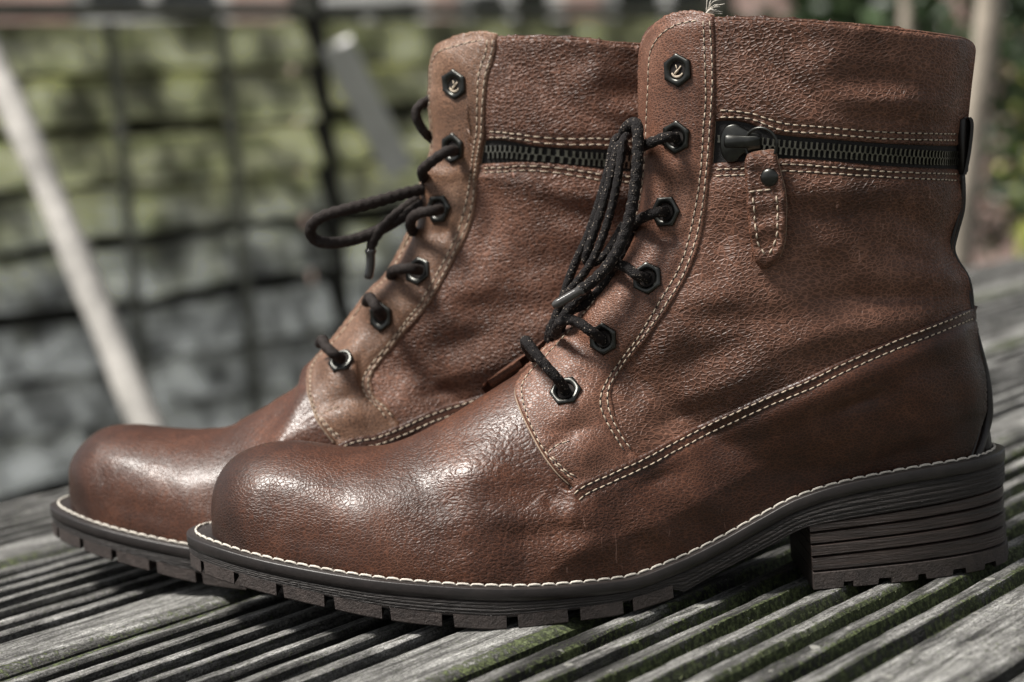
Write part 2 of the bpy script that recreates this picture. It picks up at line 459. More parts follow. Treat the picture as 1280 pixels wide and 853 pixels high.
MOSS = []
def make_plank(t0, width, s0, s1, seed, mossy, depth=0.0065, flat=False, gl=2.0):
    """one grooved board; t0 = perpendicular position of its near edge (m)"""
    cent = [0.040 + 0.0173 * k for k in range(7)]
    ts = [0, 0.001]
    t = 0.0025
    while t < width - 0.0015:
        ts.append(t); t += 0.0009
    ts += [width - 0.001, width]
    ts = np.array(ts)
    prof = np.zeros(len(ts)); groove = np.zeros(len(ts))
    gw = 0.0050 if not mossy else 0.0042
    if not flat:
        for c in cent:
            if c < width - 0.012:
                d = np.abs(ts - c)
                k = 1 / (1 + np.exp((d - gw) / 0.00022 * (1 if not mossy else 1.0)))
                groove = np.maximum(groove, k)
    side_ = np.array([np.sign(t_ - min(cent, key=lambda c: abs(c - t_))) for t_ in ts])
    lip = np.array([math.exp(-((t_ - min(cent, key=lambda c: abs(c - t_)) - gw - 0.0012) / 0.0012) ** 2) for t_ in ts])
    prof -= depth * groove
    e = np.minimum(ts, width - ts)
    prof -= 0.003 * np.exp(-(e / 0.0022) ** 1.5)
    # lengthwise sampling: fine near the boots
    ss = [s0]
    while ss[-1] < s1:
        s = ss[-1]
        ss.append(s + (0.004 if -0.35 < s < 0.42 else 0.03))
    ss = np.array(ss)
    V, shade_soil = [], []
    for i, s in enumerate(ss):
        wob = 0.0006 * noise.noise(Vector((s * 6, seed * 3.1, 0)))
        for j, t in enumerate(ts):
            a = fbm((s * 9, (t + seed) * 190, seed), 3)
            b = fbm((s * 55, (t + seed) * 260, seed + 5), 2)
            m_ = noise.noise(Vector((s * 14 + seed, t * 45, seed * 2.7)))
            z = prof[j] + 0.00022 * a + 0.0002 * b * (1.6 if mossy else 1) - (0.0012 * max(0, noise.noise(Vector((s * 30, t * 120 + seed, 9)))) ** 2)
            edge_g = groove[j] * (1 - groove[j]) * 4
            mo = 0.0
            if mossy:
                wall = edge_g * (1.0 if side_[j] > 0 else 0.25) + 0.85 * groove[j] + 0.5 * lip[j] * (1.0 if side_[j] > 0 else 0.3)
                m2_ = noise.noise(Vector((s * 70 + seed, t * 160, 3.3)))
                mo = min(1, max(0, wall * (0.72 + 0.9 * m_ + 0.8 * m2_) + (0.25 * m2_ if m_ > 0.2 else 0)))
                z += 0.0006 * mo * (0.6 + 0.8 * abs(b))
                if mo > 0.5 and -0.25 < s < 0.45: MOSS.append((s, t0 + t + wob, z))
            elif e[j] < 0.006:
                mo = max(0, 0.75 * (0.5 + m_))
            di = min(1, min(1, groove[j] * 6) * (1.0 if not mossy else 0.55) + (0.8 if e[j] < 0.002 else 0) + (max(0, 0.22 + 0.9 * noise.noise(Vector((s * 22, t * 60, seed * 1.3)))) if mossy else max(0, 0.25 * noise.noise(Vector((s * 12, t * 60, seed))))))  # groove term paints shade; the noise term adds random dark patches
            li = (1.0 if mossy else 0.25) * (1 - groove[j])
            V.append((s, t + wob, z)); shade_soil.append((di, mo, li, 1))
    n, w = len(ss), len(ts)
    F = [(i * w + j, (i + 1) * w + j, (i + 1) * w + j + 1, i * w + j + 1) for i in range(n - 1) for j in range(w - 1)]
    # sides and bottom
    b0 = len(V)
    for s in ss:
        V += [(s, 0, -0.026), (s, width, -0.026)]; shade_soil += [(0.9, 0.2 if mossy else 0.1, 0, 1)] * 2
    for i in range(n - 1):
        F.append((b0 + 2 * i, b0 + 2 * i + 2, (i + 1) * w, i * w))
        F.append((i * w + w - 1, (i + 1) * w + w - 1, b0 + 2 * i + 3, b0 + 2 * i + 1))
        F.append((b0 + 2 * i + 1, b0 + 2 * i + 3, b0 + 2 * i + 2, b0 + 2 * i))
    for i in (0, n - 1):
        loop = [i * w + j for j in range(w)] + [b0 + 2 * i + 1, b0 + 2 * i]
        F.append(tuple(loop[::-1] if i == 0 else loop))
    F = [tuple(reversed(f)) for f in F]
    o = mk('plank', V, [f[::-1] for f in F], MAT['wood'], deck, smooth=False)
    at = o.data.color_attributes.new('shade_soil', 'FLOAT_COLOR', 'POINT')
    at.data.foreach_set('color', np.array(shade_soil, 'f').ravel())
    o.location = (DN[0] * t0, DN[1] * t0, 0)
    o.rotation_euler = (0, 0, DA)
    return o

PL = [(-0.545, 1), (-0.377, 1), (-0.209, 1), (-0.0405, 0), (0.1285, 0), (0.2960, 2)]
for k, (t0, mz) in enumerate(PL):
    make_plank(t0 + 0.0015, 0.1605 if mz != 2 else 0.144, -0.75, 3.4, 11 + k * 7, mz == 1, depth=0.0062 if mz == 1 else (0.0115 if mz == 0 else 0.0025))
# moss tufts
mb = MB(); mr = random.Random(2)
for (s_, t_, z_) in mr.sample(MOSS, min(len(MOSS), 16000)):
    p = DU * (s_ + mr.uniform(-.002, .002)) + DN * (t_ + mr.uniform(-.0006, .0006)); p = np.array([p[0], p[1], z_ - 0.0004])
    for q in range(2):
        a_ = mr.uniform(0, 6.28); w_ = np.array([math.cos(a_), math.sin(a_), 0]) * mr.uniform(.0003, .0006)
        e = p + np.array([mr.uniform(-.0012, .0012), mr.uniform(-.0012, .0012), mr.uniform(.0003, .0011)])
        mb.add([p - w_, p + w_, e], [(0, 1, 2)])
MAT['moss'] = simple('moss_green', (0.075, 0.088, 0.036), 0.9, var=0.8, vscale=500)
mo_ = mb.build('moss', MAT['moss'], None, False); tag(mo_, 'short green moss growing along the deck grooves at right', 'moss', kind='stuff')
# joists under the boards
for s in (-0.55, 0.0, 0.55, 1.1, 1.65, 2.2, 2.75, 3.3):
    mb = MB(); mb.box((0, 0, 0), (0.05, 1.0, 0.10)); o = mb.build('joist', simple('dark_joist_wood', (0.05, 0.045, 0.04), 0.85) if s == -0.55 else bpy.data.materials['dark_joist_wood'], deck, False)
    c = DU * s + DN * (-0.052)
    o.location = (c[0], c[1], -0.0775); o.rotation_euler = (0, 0, DA)

# ------------------------------------------------------------------ boots
# local boot frame in cm: x from toe (-) to heel (+), y away from the camera, z up.  Traced points are pixels of the front boot.
YC = [(-13.3, 1.7), (-9, 1.0), (-5, 0.3), (0, -0.05), (5, 0.1), (10, 0.25), (18.3, 0.6)]
ZT = [(-12.25, 4.0), (-12.16, 4.73), (-11.95, 5.34), (-11.59, 5.84), (-11.06, 6.27), (-10.32, 6.56), (-9.53, 6.70), (-8.76, 6.68), (-7.7, 6.5),
      (-6.48, 6.28), (-5.4, 6.27), (-4.27, 6.55), (-3.16, 7.0), (-2.03, 7.58), (-1.07, 8.08), (-0.11, 8.6), (0.54, 9.0), (1.3, 9.5), (2.5, 10.4), (4, 11.0), (8, 11.2), (12, 10.0), (15, 9.2), (17.0, 8.3), (17.6, 7.4), (17.85, 5)]
ZW = [(-13.3, 3.42), (-12.5, 3.32), (-10.8, 2.98), (-7.7, 2.41), (-4.8, 1.96), (-1.9, 1.6), (1, 1.36), (3.35, 1.30), (5.5, 1.72), (7, 2.22), (8.6, 2.9), (10.1, 3.52), (11.6, 3.88), (13.1, 4.07), (14.7, 4.2), (18.4, 4.3)]
ZB = [(-13.4, 2.25), (-10.9, 1.75), (-7.8, 1.1), (-4.9, .5), (-2.9, .2), (-.9, 0), (2.6, 0), (4.8, .28), (6.9, 1.05), (8.8, 1.78), (10.5, 2.42), (12, 2.58), (18.4, 2.98)]
PLAN = [(-13.3, 0), (-13.1, 1.15), (-12.4, 2.25), (-11.2, 3.2), (-9.3, 4.15), (-6, 4.95), (-2, 5.2), (1, 4.9), (4, 4.3), (7, 3.6), (9.5, 3.28), (12, 3.3), (14.5, 3.2), (16.7, 2.65), (18.05, 1.6), (18.6, 0)]
yc = lambda x: pchip(x, YC)
zw = lambda x: pchip(x, ZW)
zb = lambda x: pchip(x, ZB)

def plan_outline(n=640):
    near = [(a, -b) for a, b in PLAN]; far = [(a, b) for a, b in PLAN][::-1][1:-1]
    P = spline(near + far, n, closed=True)
    # rotate so that index 0 is the toe tip
    P[:, 1] += yc(P[:, 0])
    T = np.roll(P, -1, 0) - np.roll(P, 1, 0); T /= np.linalg.norm(T, axis=1)[:, None]
    N = np.stack([T[:, 1], -T[:, 0]], -1)      # outward for this winding
    if np.sum((P - P.mean(0)) * N) < 0:
        N = -N
    return P, N

def base_mesh():
    """solid form of the upper: foot loft + shaft loft, remeshed"""
    V, F = [], []
    # foot
    xs = -12.2 + (17.85 + 12.2) * (0.5 - 0.5 * np.cos(np.linspace(0.0, math.pi, 120)))
    m = 48
    for x in xs:
        zt = float(pchip(x, ZT)); z0 = float(zw(x)) - 0.35
        u = np.clip((x + 12.75), 0, None)
        wfull = interp(x, [(a, b) for a, b in PLAN][:9] + [(7, 3.6), (9.5, 3.28), (12, 3.3), (14.5, 3.2), (16.5, 2.6), (17.75, 1.5), (18.25, 0)])
        if x < -9.3:
            # toe plan: superellipse
            k = (x + 9.3) / (-12.3 + 9.3)
            wu = 3.50 * max(0.0, 1 - min(1, k) ** 2.0) ** (1 / 1.95)
            wu = max(wu, 0.02)
        elif x > 14.5:
            k = (x - 14.5) / (17.9 - 14.5)
            wu = 2.58 * max(0.0, 1 - min(1, k) ** 2.4) ** (1 / 2.1) + 0.02
        else:
            wu = wfull - 0.52
        a = interp(x, [(-12, 2.6), (-6, 2.5), (-3, 2.2), (0, 1.9), (4, 1.8)])
        b = interp(x, [(-12, 2.1), (-6, 1.9), (-3, 1.75), (0, 1.6), (4, 1.5)])
        c = float(yc(x))
        for j in range(m):
            th = math.pi * j / (m - 1)
            cs, sn = math.cos(th), math.sin(th)
            h = abs(sn) ** (2 / a) if a else 0
            y = math.copysign((1 - min(1, h) ** a) ** (1 / b), cs) * wu
            V.append((x, c - y, z0 + h * (zt - z0)))
    n = len(xs)
    for i in range(n - 1):
        for j in range(m):
            j2 = (j + 1) % m
            F.append((i * m + j, i * m + j2, (i + 1) * m + j2, (i + 1) * m + j))
    F.append(tuple(range(m))[::-1]); F.append(tuple(range((n - 1) * m, n * m)))
    # shaft, hollow at the top
    XF = [(3.5, 5), (8, 3.4), (9.5, 2.7), (10.5, 2.75), (12.1, 4.0), (13.7, 5.1), (15.5, 5.6), (17, 5.8), (20, 6.05), (21.8, 6.3)]
    XB = [(3.5, 16.9), (4.4, 17.25), (5.6, 17.75), (6.5, 17.8), (7.75, 17.6), (9, 17.35), (10.0, 17.3), (10.9, 17.2), (11.5, 16.85), (12.1, 16.65), (12.6, 16.8), (13.6, 17.1), (15, 17.2), (17, 17.5), (18.4, 17.85), (19.6, 18.1), (21.8, 18.1)]
    HW = [(3.5, 2.4), (5, 2.85), (8, 3.45), (10, 3.55), (12, 3.65), (15, 3.95), (18, 4.25), (21.8, 4.45)]
    SEC = [(0, .30), (.015, .42), (.06, .56), (.15, .72), (.27, .87), (.4, .96), (.55, 1), (.7, .96), (.83, .83), (.92, .62), (.97, .40), (.992, .2), (1, 0)]
    us = 0.5 - 0.5 * np.cos(np.linspace(0, math.pi, 44))
    ys = pchip(us, SEC)
    ring_u = np.concatenate([us, us[::-1][1:]]); ring_s = np.concatenate([-ys, ys[::-1][1:]])
    RZ = [(5.5, 21.35), (8.6, 21.5), (10.6, 21.28), (14.8, 20.62), (17, 20.1), (18.5, 19.8)]
    b0 = len(V); m2 = len(ring_u)
    levels = [(v, 0.0) for v in np.linspace(0, 1, 46)] + [(0.99, 0.36), (0.9, 0.36), (0.75, 0.36), (0.6, 0.4)]
    for v, ins in levels:
        for u, s in zip(ring_u, ring_s):
            z = 3.6 + v * 17.7
            xf, xb, hw = pchip(z, XF), pchip(z, XB), pchip(z, HW)
            x = xf + u * (xb - xf)
            zr = float(interp(x, RZ))
            z2 = 3.6 + v * (zr - 3.6)
            xf, xb, hw = pchip(z2, XF), pchip(z2, XB), pchip(z2, HW)
            xf += ins * 1.4; xb -= ins; hw -= ins
            x = xf + u * (xb - xf)
            V.append((x, float(yc(x)) + s * hw, z2))
    L = len(levels)
    for i in range(L - 1):
        for j in range(m2):
            j2 = (j + 1) % m2
            F.append((b0 + i * m2 + j, b0 + i * m2 + j2, b0 + (i + 1) * m2 + j2, b0 + (i + 1) * m2 + j))
    F.append(tuple(range(b0, b0 + m2))[::-1]); F.append(tuple(range(b0 + (L - 1) * m2, b0 + L * m2)))
    me = bpy.data.meshes.new('form'); me.from_pydata([tuple(map(float, p)) for p in V], [], F)
    bm = bmesh.new(); bm.from_mesh(me); bmesh.ops.remove_doubles(bm, verts=bm.verts, dist=0.004); bmesh.ops.recalc_face_normals(bm, faces=bm.faces); bm.to_mesh(me); bm.free()
    o = link('form', me)
    md = o.modifiers.new('r', 'REMESH'); md.mode = 'VOXEL'; md.voxel_size = 0.15; md.use_smooth_shade = True
    md = o.modifiers.new('s', 'SMOOTH'); md.factor = 0.5; md.iterations = 14
    dg = bpy.context.evaluated_depsgraph_get()
    ev = bpy.data.meshes.new_from_object(o.evaluated_get(dg))
    bpy.data.objects.remove(o); bpy.data.meshes.remove(me)
    return ev

# soft folds of the leather: (x0,y0, x1,y1, half-width px, height mm), traced on the front boot
FOLDS = [
    (905, 75, 985, 135, 13, 0.9), (925, 60, 1030, 130, 12, -0.8), (1040, 120, 1180, 132, 10, 1.2), (1060, 98, 1150, 100, 14, -1.0), (1070, 146, 1190, 158, 8, -0.8), (960, 50, 1190, 66, 14, -0.5),
    (1000, 90, 1060, 60, 14, 0.7),
    (905, 238, 1185, 240, 13, 1.3), (1000, 262, 1130, 268, 12, -1.0), (1105, 262, 1186, 298, 16, -1.9), (1085, 255, 1120, 275, 10, 0.6), (1130, 318, 1186, 322, 12, 1.0),
    (1100, 300, 1150, 326, 10, -1.0), (1050, 318, 1110, 352, 14, 0.8), (1126, 340, 1202, 356, 10, 1.8), (1010, 372, 1180, 372, 12, -1.8), (960, 432, 1190, 388, 13, 1.7),
    (905, 270, 900, 340, 12, -1.1), (1000, 296, 1060, 308, 12, 0.8), (960, 345, 1050, 335, 14, -0.7), (880, 400, 990, 395, 13, -0.8), (850, 380, 930, 365, 12, 0.8),
    (820, 430, 860, 405, 13, 1.0), (840, 460, 930, 425, 12, -1.2), (850, 500, 960, 455, 13, 1.3), (795, 520, 830, 490, 12, 0.8), (820, 535, 880, 505, 8, -0.8),
    (950, 528, 1205, 412, 11, 1.5), (1035, 514, 1110, 488, 10, -1.6), (1120, 480, 1160, 500, 20, 1.0), (1150, 440, 1200, 430, 12, 0.7), (900, 580, 1010, 540, 14, 0.7), (1000, 570, 1120, 530, 14, -0.8), (1060, 560, 1200, 520, 14, 0.6), (1175, 470, 1205, 540, 14, -0.7),
    (790, 610, 845, 590, 12, -1.5), (845, 612, 905, 640, 13, 0.9), (760, 640, 800, 690, 12, -0.7), (790, 640, 840, 680, 11, 0.7),
    (640, 600, 700, 628, 12, -1.1), (600, 640, 680, 660, 12, 1.0), (640, 670, 720, 660, 12, -0.9), (560, 600, 640, 590, 14, 0.8), (700, 640, 745, 652, 10, 0.9), (690, 690, 770, 680, 10, 0.6),
    (500, 580, 570, 650, 26, -0.8), (470, 575, 520, 650, 22, 0.4), (540, 560, 610, 540, 12, -0.5), (500, 660, 600, 690, 12, -0.5),
    (700, 520, 745, 500, 10, 0.8), (690, 545, 740, 535, 8, -1.1), (710, 575, 750, 560, 12, 0.9), (820, 300, 858, 296, 7, -0.8), (815, 215, 868, 210, 9, 0.5), (770, 385, 800, 395, 8, -0.6), (700, 460, 735, 462, 7, 0.5),
    (330, 660, 470, 690, 20, -0.6), (300, 600, 330, 660, 14, 0.3),
]

def seg_dist(P, a, b):
    P = np.asarray(P, float); a = np.array(a, float); b = np.array(b, float)
    d = b - a; L = d @ d
    t = np.clip(((P - a) @ d) / (L if L > 0 else 1), 0, 1)
    return np.linalg.norm(P - (a + t[:, None] * d), axis=1), t

def poly_dist(P, C, closed=False):
    C = np.array(C, float)
    D = np.full(len(P), 1e9)
    n = len(C)
    for i in range(n if closed else n - 1):
        d, _ = seg_dist(P, C[i], C[(i + 1) % n]); D = np.minimum(D, d)
    return D

def inside(P, C):
    C = np.array(C, float); x, y = P[:, 0], P[:, 1]
    r = np.zeros(len(P), bool); n = len(C); j = n - 1
    for i in range(n):
        xi, yi, xj, yj = *C[i], *C[j]
        c = ((yi > y) != (yj > y)) & (x < (xj - xi) * (y - yi) / ((yj - yi) + 1e-12) + xi)
        r ^= c; j = i
    return r

form = base_mesh()
nv = len(form.vertices)
co = np.empty(nv * 3); form.vertices.foreach_get('co', co); co = co.reshape(-1, 3)
no = np.empty(nv * 3); form.vertices.foreach_get('normal', no); no = no.reshape(-1, 3)
pp = proj(co * 0.01)
mir = np.copy(co); mir[:, 1] = 2 * yc(co[:, 0]) - co[:, 1]
pm = proj(mir * 0.01)
near = co[:, 1] < yc(co[:, 0])
pxy = np.where(near[:, None], pp, pm)
disp = np.zeros(nv)
for x0, y0, x1, y1, w, a in FOLDS:
    d, t = seg_dist(pxy, (x0, y0), (x1, y1))
    disp += a * 0.125 * np.exp(-(d / (w * 1.3)) ** 2) * (0.3 + 0.7 * np.sin(math.pi * np.clip(t, 0.02, 0.98)) ** 0.8)
for i in range(nv):
    p = co[i]
    disp[i] += 0.03 * noise.noise(Vector((p[0] * 0.55, p[1] * 0.5 + 3, p[2] * 0.8))) + 0.006 * noise.noise(Vector((p[0] * 1.6, p[1] * 1.4, p[2] * 2.2)))
fade = np.clip((co[:, 2] - zw(co[:, 0]) - 0.1) / 0.8, 0, 1)
co2 = co + no * (disp * fade)[:, None]
form.vertices.foreach_set('co', co2.ravel()); form.update()
polys = [tuple(p.vertices) for p in form.polygons]
BVH = BVHTree.FromPolygons([Vector(c) for c in co2], polys)

def cast(px, py, core=None):
    """point of the upper (cm) seen at a traced pixel; past its outline the leather edge stands clear of the form"""
    def shoot(x, y):
        loc, n, i, dist = BVH.ray_cast(Vector(CAM * 100), Vector(ray(x, y)))
        if loc is None or loc.y > float(yc(loc.x)) + 0.4:
            return None, None
        return np.array(loc), np.array(n)
    loc, n = shoot(px, py)
    if loc is not None:
        return loc, n, True
    p = np.array([px, py], float)
    c = np.array(core, float) if core is not None else np.array([(800, 660), (980, 300), (1000, 100)], float)
    best = None
    for i in range(len(c) - 1):
        d = c[i + 1] - c[i]; t = min(1, max(0, (p - c[i]) @ d / (d @ d))); q = c[i] + d * t
        if best is None or np.linalg.norm(q - p) < np.linalg.norm(best - p):
            best = q
    dv = best - p; L = np.linalg.norm(dv) + 1e-6; dv /= L
    k = 1.0
    while k < L:
        q = p + dv * k
        loc, n = shoot(*q)
        if loc is not None:
            w0 = ray(*q); w1 = ray(px, py)
            return CAM * 100 + w1 * ((loc - CAM * 100) @ _f) / (w1 @ _f), n, False
        k += 1.0
    q = at_y(px, py, 0.0) * 100
    loc, n, i, dist = BVH.find_nearest(Vector((q[0], 0, q[2])))
    return np.array(loc), np.array(n), False

ALL = []          # every boot part mesh in local cm coordinates: dict(name, verts, faces, mat(s), idx, kind, mirror, parent)

def part(name, V, F, mat, idx=None, kind=None, mirror=False, parent=None, smooth=True, sep=False):
    ALL.append(dict(name=name, V=np.array(V, float), F=[tuple(f) for f in F], mat=mat if isinstance(mat, list) else [mat], idx=idx, kind=kind, mirror=mirror, parent=parent, smooth=smooth, sep=sep))
    return len(ALL) - 1

SURF = []         # panels, for the second cast
def panel(name, outline, thick, mat, stitches=(), step=3.3, taper=None, edge_mat='edge', core=None, rim=None):
    n = int(plen(outline + [outline[0]]) / 2.8)
    # dense outline keeps its corners: plain resample of the given polygon smoothed by splines beforehand
    O = np.array(outline, float)
    s = np.concatenate([[0], np.cumsum(np.linalg.norm(np.diff(np.vstack([O, O[:1]]), axis=0), axis=1))])
    q = np.linspace(0, s[-1], n, endpoint=False)
    Oc = np.vstack([O, O[:1]])
    B = np.stack([np.interp(q, s, Oc[:, k]) for k in range(2)], -1)
    T = np.roll(B, -1, 0) - np.roll(B, 1, 0); T /= np.linalg.norm(T, axis=1)[:, None]
    Nn = np.stack([-T[:, 1], T[:, 0]], -1)
    area = 0.5 * np.sum(B[:, 0] * np.roll(B[:, 1], -1) - np.roll(B[:, 0], -1) * B[:, 1])
    if area < 0:
        Nn = -Nn
    ring = B + Nn * 2.2
    gx = np.arange(B[:, 0].min(), B[:, 0].max(), step); gy = np.arange(B[:, 1].min(), B[:, 1].max(), step * 0.87)
    G = np.array([(x + (step / 2 if j % 2 else 0), y) for j, y in enumerate(gy) for x in gx])
    G = G[inside(G, B)]
    G = G[poly_dist(G, B, True) > 3.9]
    rk = ring[inside(ring, B)]
    rk = rk[poly_dist(rk, B, True) > 1.6]
    pts = np.vstack([B, rk, G])
    vs, es, fs, ov, oe, of = delaunay_2d_cdt([Vector(p) for p in pts], [], [list(range(n))], 1, 1e-5)
    P2 = np.array([tuple(v) for v in vs])
    dist = poly_dist(P2, B, True)
    isb = dist < 0.05
    X = np.zeros((len(P2), 3)); NN = np.zeros((len(P2), 3)); hit = np.zeros(len(P2), bool)
    for i, p in enumerate(P2):
        X[i], NN[i], hit[i] = cast(p[0], p[1], core)
    # relax facets of the form
    nb = [[] for _ in P2]
    for f in fs:
        for a in range(3):
            nb[f[a]].append(f[(a + 1) % 3]); nb[f[a]].append(f[(a + 2) % 3])
    for it in range(3):
        X2, N2 = X.copy(), NN.copy()
        for i in range(len(P2)):
            if nb[i] and not isb[i]:
                X2[i] = 0.5 * X[i] + 0.5 * X[nb[i]].mean(0)
            if nb[i]:
                N2[i] = 0.4 * NN[i] + 0.6 * NN[nb[i]].mean(0)
        X, NN = X2, N2 / np.linalg.norm(N2, axis=1)[:, None]
    VD = np.array([ray(*p) for p in P2])
    graz = (-(NN * VD).sum(1) < 0.42) | ~hit
    for it in range(14):
        dep = (X - CAM * 100) @ _f
        d2 = dep.copy()
        for i in np.nonzero(graz)[0]:
            if nb[i]:
                d2[i] = 0.4 * dep[i] + 0.6 * dep[nb[i]].mean()
        X = X + VD * ((d2 - dep) / (VD @ _f))[:, None]
        if it % 3 == 0:
            N2 = NN.copy()
            for i in np.nonzero(graz)[0]:
                if nb[i]: N2[i] = NN[nb[i]].mean(0)
            NN = N2 / np.linalg.norm(N2, axis=1)[:, None]
    h = thick * (0.35 + 0.65 * np.sqrt(np.clip(dist / 2.6, 0, 1)))
    if taper is not None:
        h = h * taper(P2)
    for C, wd, dp in stitches:
        h -= dp * np.exp(-(poly_dist(P2, C) / wd) ** 2)
    X = X + NN * h[:, None]
    Vv = [tuple(p) for p in X]; Ff = [tuple(f) for f in fs]
    # which way is the face winding?
    f0 = Ff[len(Ff) // 2]; nrm = np.cross(X[f0[1]] - X[f0[0]], X[f0[2]] - X[f0[0]])
    if nrm @ NN[f0[0]] < 0:
        Ff = [f[::-1] for f in Ff]
    idx = [0] * len(Ff)
    # skirt
    ec = {}
    for f in Ff:
        for a in range(3):
            e = (f[a], f[(a + 1) % 3]); ec[e] = 1
    be = [e for e in ec if (e[1], e[0]) not in ec]
    mp = {}
    for e in be:
        for v in e:
            if v not in mp:
                mp[v] = len(Vv); Vv.append(tuple(X[v] - NN[v] * (h[v] + 0.12)))
    for a, b in be:
        Ff.append((b, a, mp[a], mp[b])); idx.append(1)
    if rim:
        # tube along part of the outline: cut edge, piping, foxing's painted shadow line
        for ri, (C, rr0, rmat) in enumerate(rim):
         C = np.array(C)
         loop = np.arange(n); on = poly_dist(B, C) < 1.0
         runs, cur = [], []
         for i in loop:
             if on[i]: cur.append(i)
             elif cur: runs.append(cur); cur = []
         if cur: runs.append(cur)
         for run in runs:
             if len(run) > 3:
                 path = np.array([X[i] - NN[i] * (h[i] * (0.3 if rmat != 'edge' else 0.6)) for i in run])
                 for _ in range(2):
                     path[1:-1] = 0.5 * path[1:-1] + 0.25 * (path[2:] + path[:-2])
                 tv, tf = tube(path, rr0, 6)
                 b_ = len(Vv); Vv += [tuple(p) for p in tv]; Ff += [tuple(i + b_ for i in f) for f in tf]; idx += [2 + ri] * len(tf)
    k = part(name, Vv, Ff, [MAT[mat], MAT[edge_mat]] + [MAT[r_[2]] for r_ in (rim or [])], idx, mirror=True)
    SURF.append(k)
    return k

# traced curves ------------------------------------------------
PLK_L = [(712, 606), (695, 590), (677, 565), (661, 535), (650, 510), (645, 491), (650, 476), (664, 461), (690, 431), (715, 401), (742, 365), (766, 325), (783, 290), (793, 262), (799, 235), (802, 200), (803, 160), (803, 110), (804, 75), (808, 55), (817, 39), (832, 26), (850, 20), (870, 18), (893, 20)]
PLK_R = [(895, 20), (897, 75), (896, 137), (891, 212), (885, 263), (875, 313), (853, 363), (815, 420), (790, 450), (774, 472), (766, 487), (765, 501), (774, 532), (797, 570)]
FOX = [(712, 613), (727, 602), (769, 583), (806, 566), (837, 549), (885, 524), (933, 502), (960, 490), (1006, 471), (1051, 449), (1112, 422), (1173, 398), (1214, 381)]
BACK = [(1214, 381), (1214, 405), (1218, 435), (1224, 470), (1226, 500), (1225, 525), (1218, 556), (1211, 582)]
def S(p, step=4.0):
    return [tuple(q) for q in spline(p, max(4, int(plen(p) / step)))]
plk = S(PLK_L) + S(PLK_R)[1:] + S([(797, 570), (801, 580), (772, 594), (738, 609), (720, 614), (712, 606)])[1:-1]
st_A = S([(879, 25), (881, 75), (882, 125), (879, 162), (876, 212), (871, 250), (865, 280), (857, 313), (846, 341), (827, 373), (800, 418), (767, 463), (754, 485), (750, 504), (755, 521), (767, 543), (783, 568)])
st_B = S([(887, 25), (890, 75), (890, 112), (887, 162), (883, 212), (879, 250), (873, 286), (864, 318), (851, 350), (830, 384), (808, 416), (780, 453), (763, 480), (759, 500), (764, 521), (777, 546), (791, 565)])
st_L = S([(872, 26), (852, 29), (836, 36), (822, 48), (814, 63), (811, 82), (810, 112), (808, 150), (806, 200), (800, 250), (791, 285), (780, 315), (762, 347), (744, 374), (722, 401), (700, 426), (680, 447), (660, 468), (652, 484), (655, 507), (665, 535), (677, 558), (693, 580), (716, 600)])
st_bar = S([(684, 566), (700, 555), (717, 551)])
st_bar2 = S([(689, 570), (706, 588), (726, 600)])
fox_edge = S(FOX)
def offs(C, d):
    C = np.array(C, float); T = np.gradient(C, axis=0); T /= np.linalg.norm(T, axis=1)[:, None]
    N = np.stack([-T[:, 1], T[:, 0]], -1)
    return [tuple(p) for p in C + N * d]
st_f1 = [p for p in offs(fox_edge, 7.5)]; st_f2 = [p for p in offs(fox_edge, 17)]
zipU = S([(894, 152), (915, 151), (938, 155), (960, 165), (985, 170), (1035, 174), (1112, 180), (1202, 183)])
zipL = S([(892, 204), (930, 202), (977, 198), (1035, 201), (1112, 208), (1202, 212)])
st_u1 = S([(899, 138), (938, 142), (977, 154), (1035, 160), (1112, 166), (1196, 168)])
st_u2 = S([(899, 147), (938, 149), (977, 163), (1035, 168), (1112, 174), (1198, 176)])
st_l1 = S([(894, 212), (930, 211), (977, 206), (1035, 209), (1112, 215), (1197, 218)])
st_l2 = S([(893, 220), (930, 219), (977, 214), (1035, 217), (1112, 222), (1197, 226)])
BK2 = [(1202, 212), (1203, 235), (1202, 262), (1194, 292), (1190, 312), (1196, 328), (1207, 345), (1212, 362), (1214, 385), (1216, 400)]
RIM = [(1206, 160), (1211, 110), (1216, 68), (1216, 59), (1209, 52), (1190, 47), (1100, 35), (1030, 29), (960, 25), (893, 24)]

quarter_out = S([(797, 578), (772, 538), (756, 505), (757, 485), (780, 452), (806, 420), (843, 364), (865, 314), (876, 263), (884, 204)]) + zipL + S(BK2)[1:] + [tuple(p) for p in offs(fox_edge, 14)][::-1][2:-18]
panel('quarter', quarter_out, 0.17, 'shaft', [(st_l1, 4.5, 0.035), (st_l2, 4.5, 0.035)], core=[(900, 255), (1165, 250), (1155, 312), (1175, 370)], rim=[(S(BK2), 0.09, 'black')])
collar_out = [tuple(p) for p in zipU] + S([(1202, 183), (1206, 168), (1208, 160)])[1:-1] + S(RIM) + [(886, 60), (886, 120)]
panel('collar', collar_out, 0.15, 'shaft', [(st_u1, 4.5, 0.035), (st_u2, 4.5, 0.035)], core=[(905, 90), (1185, 105), (1186, 110)], rim=[(RIM, 0.07, 'shaft')])
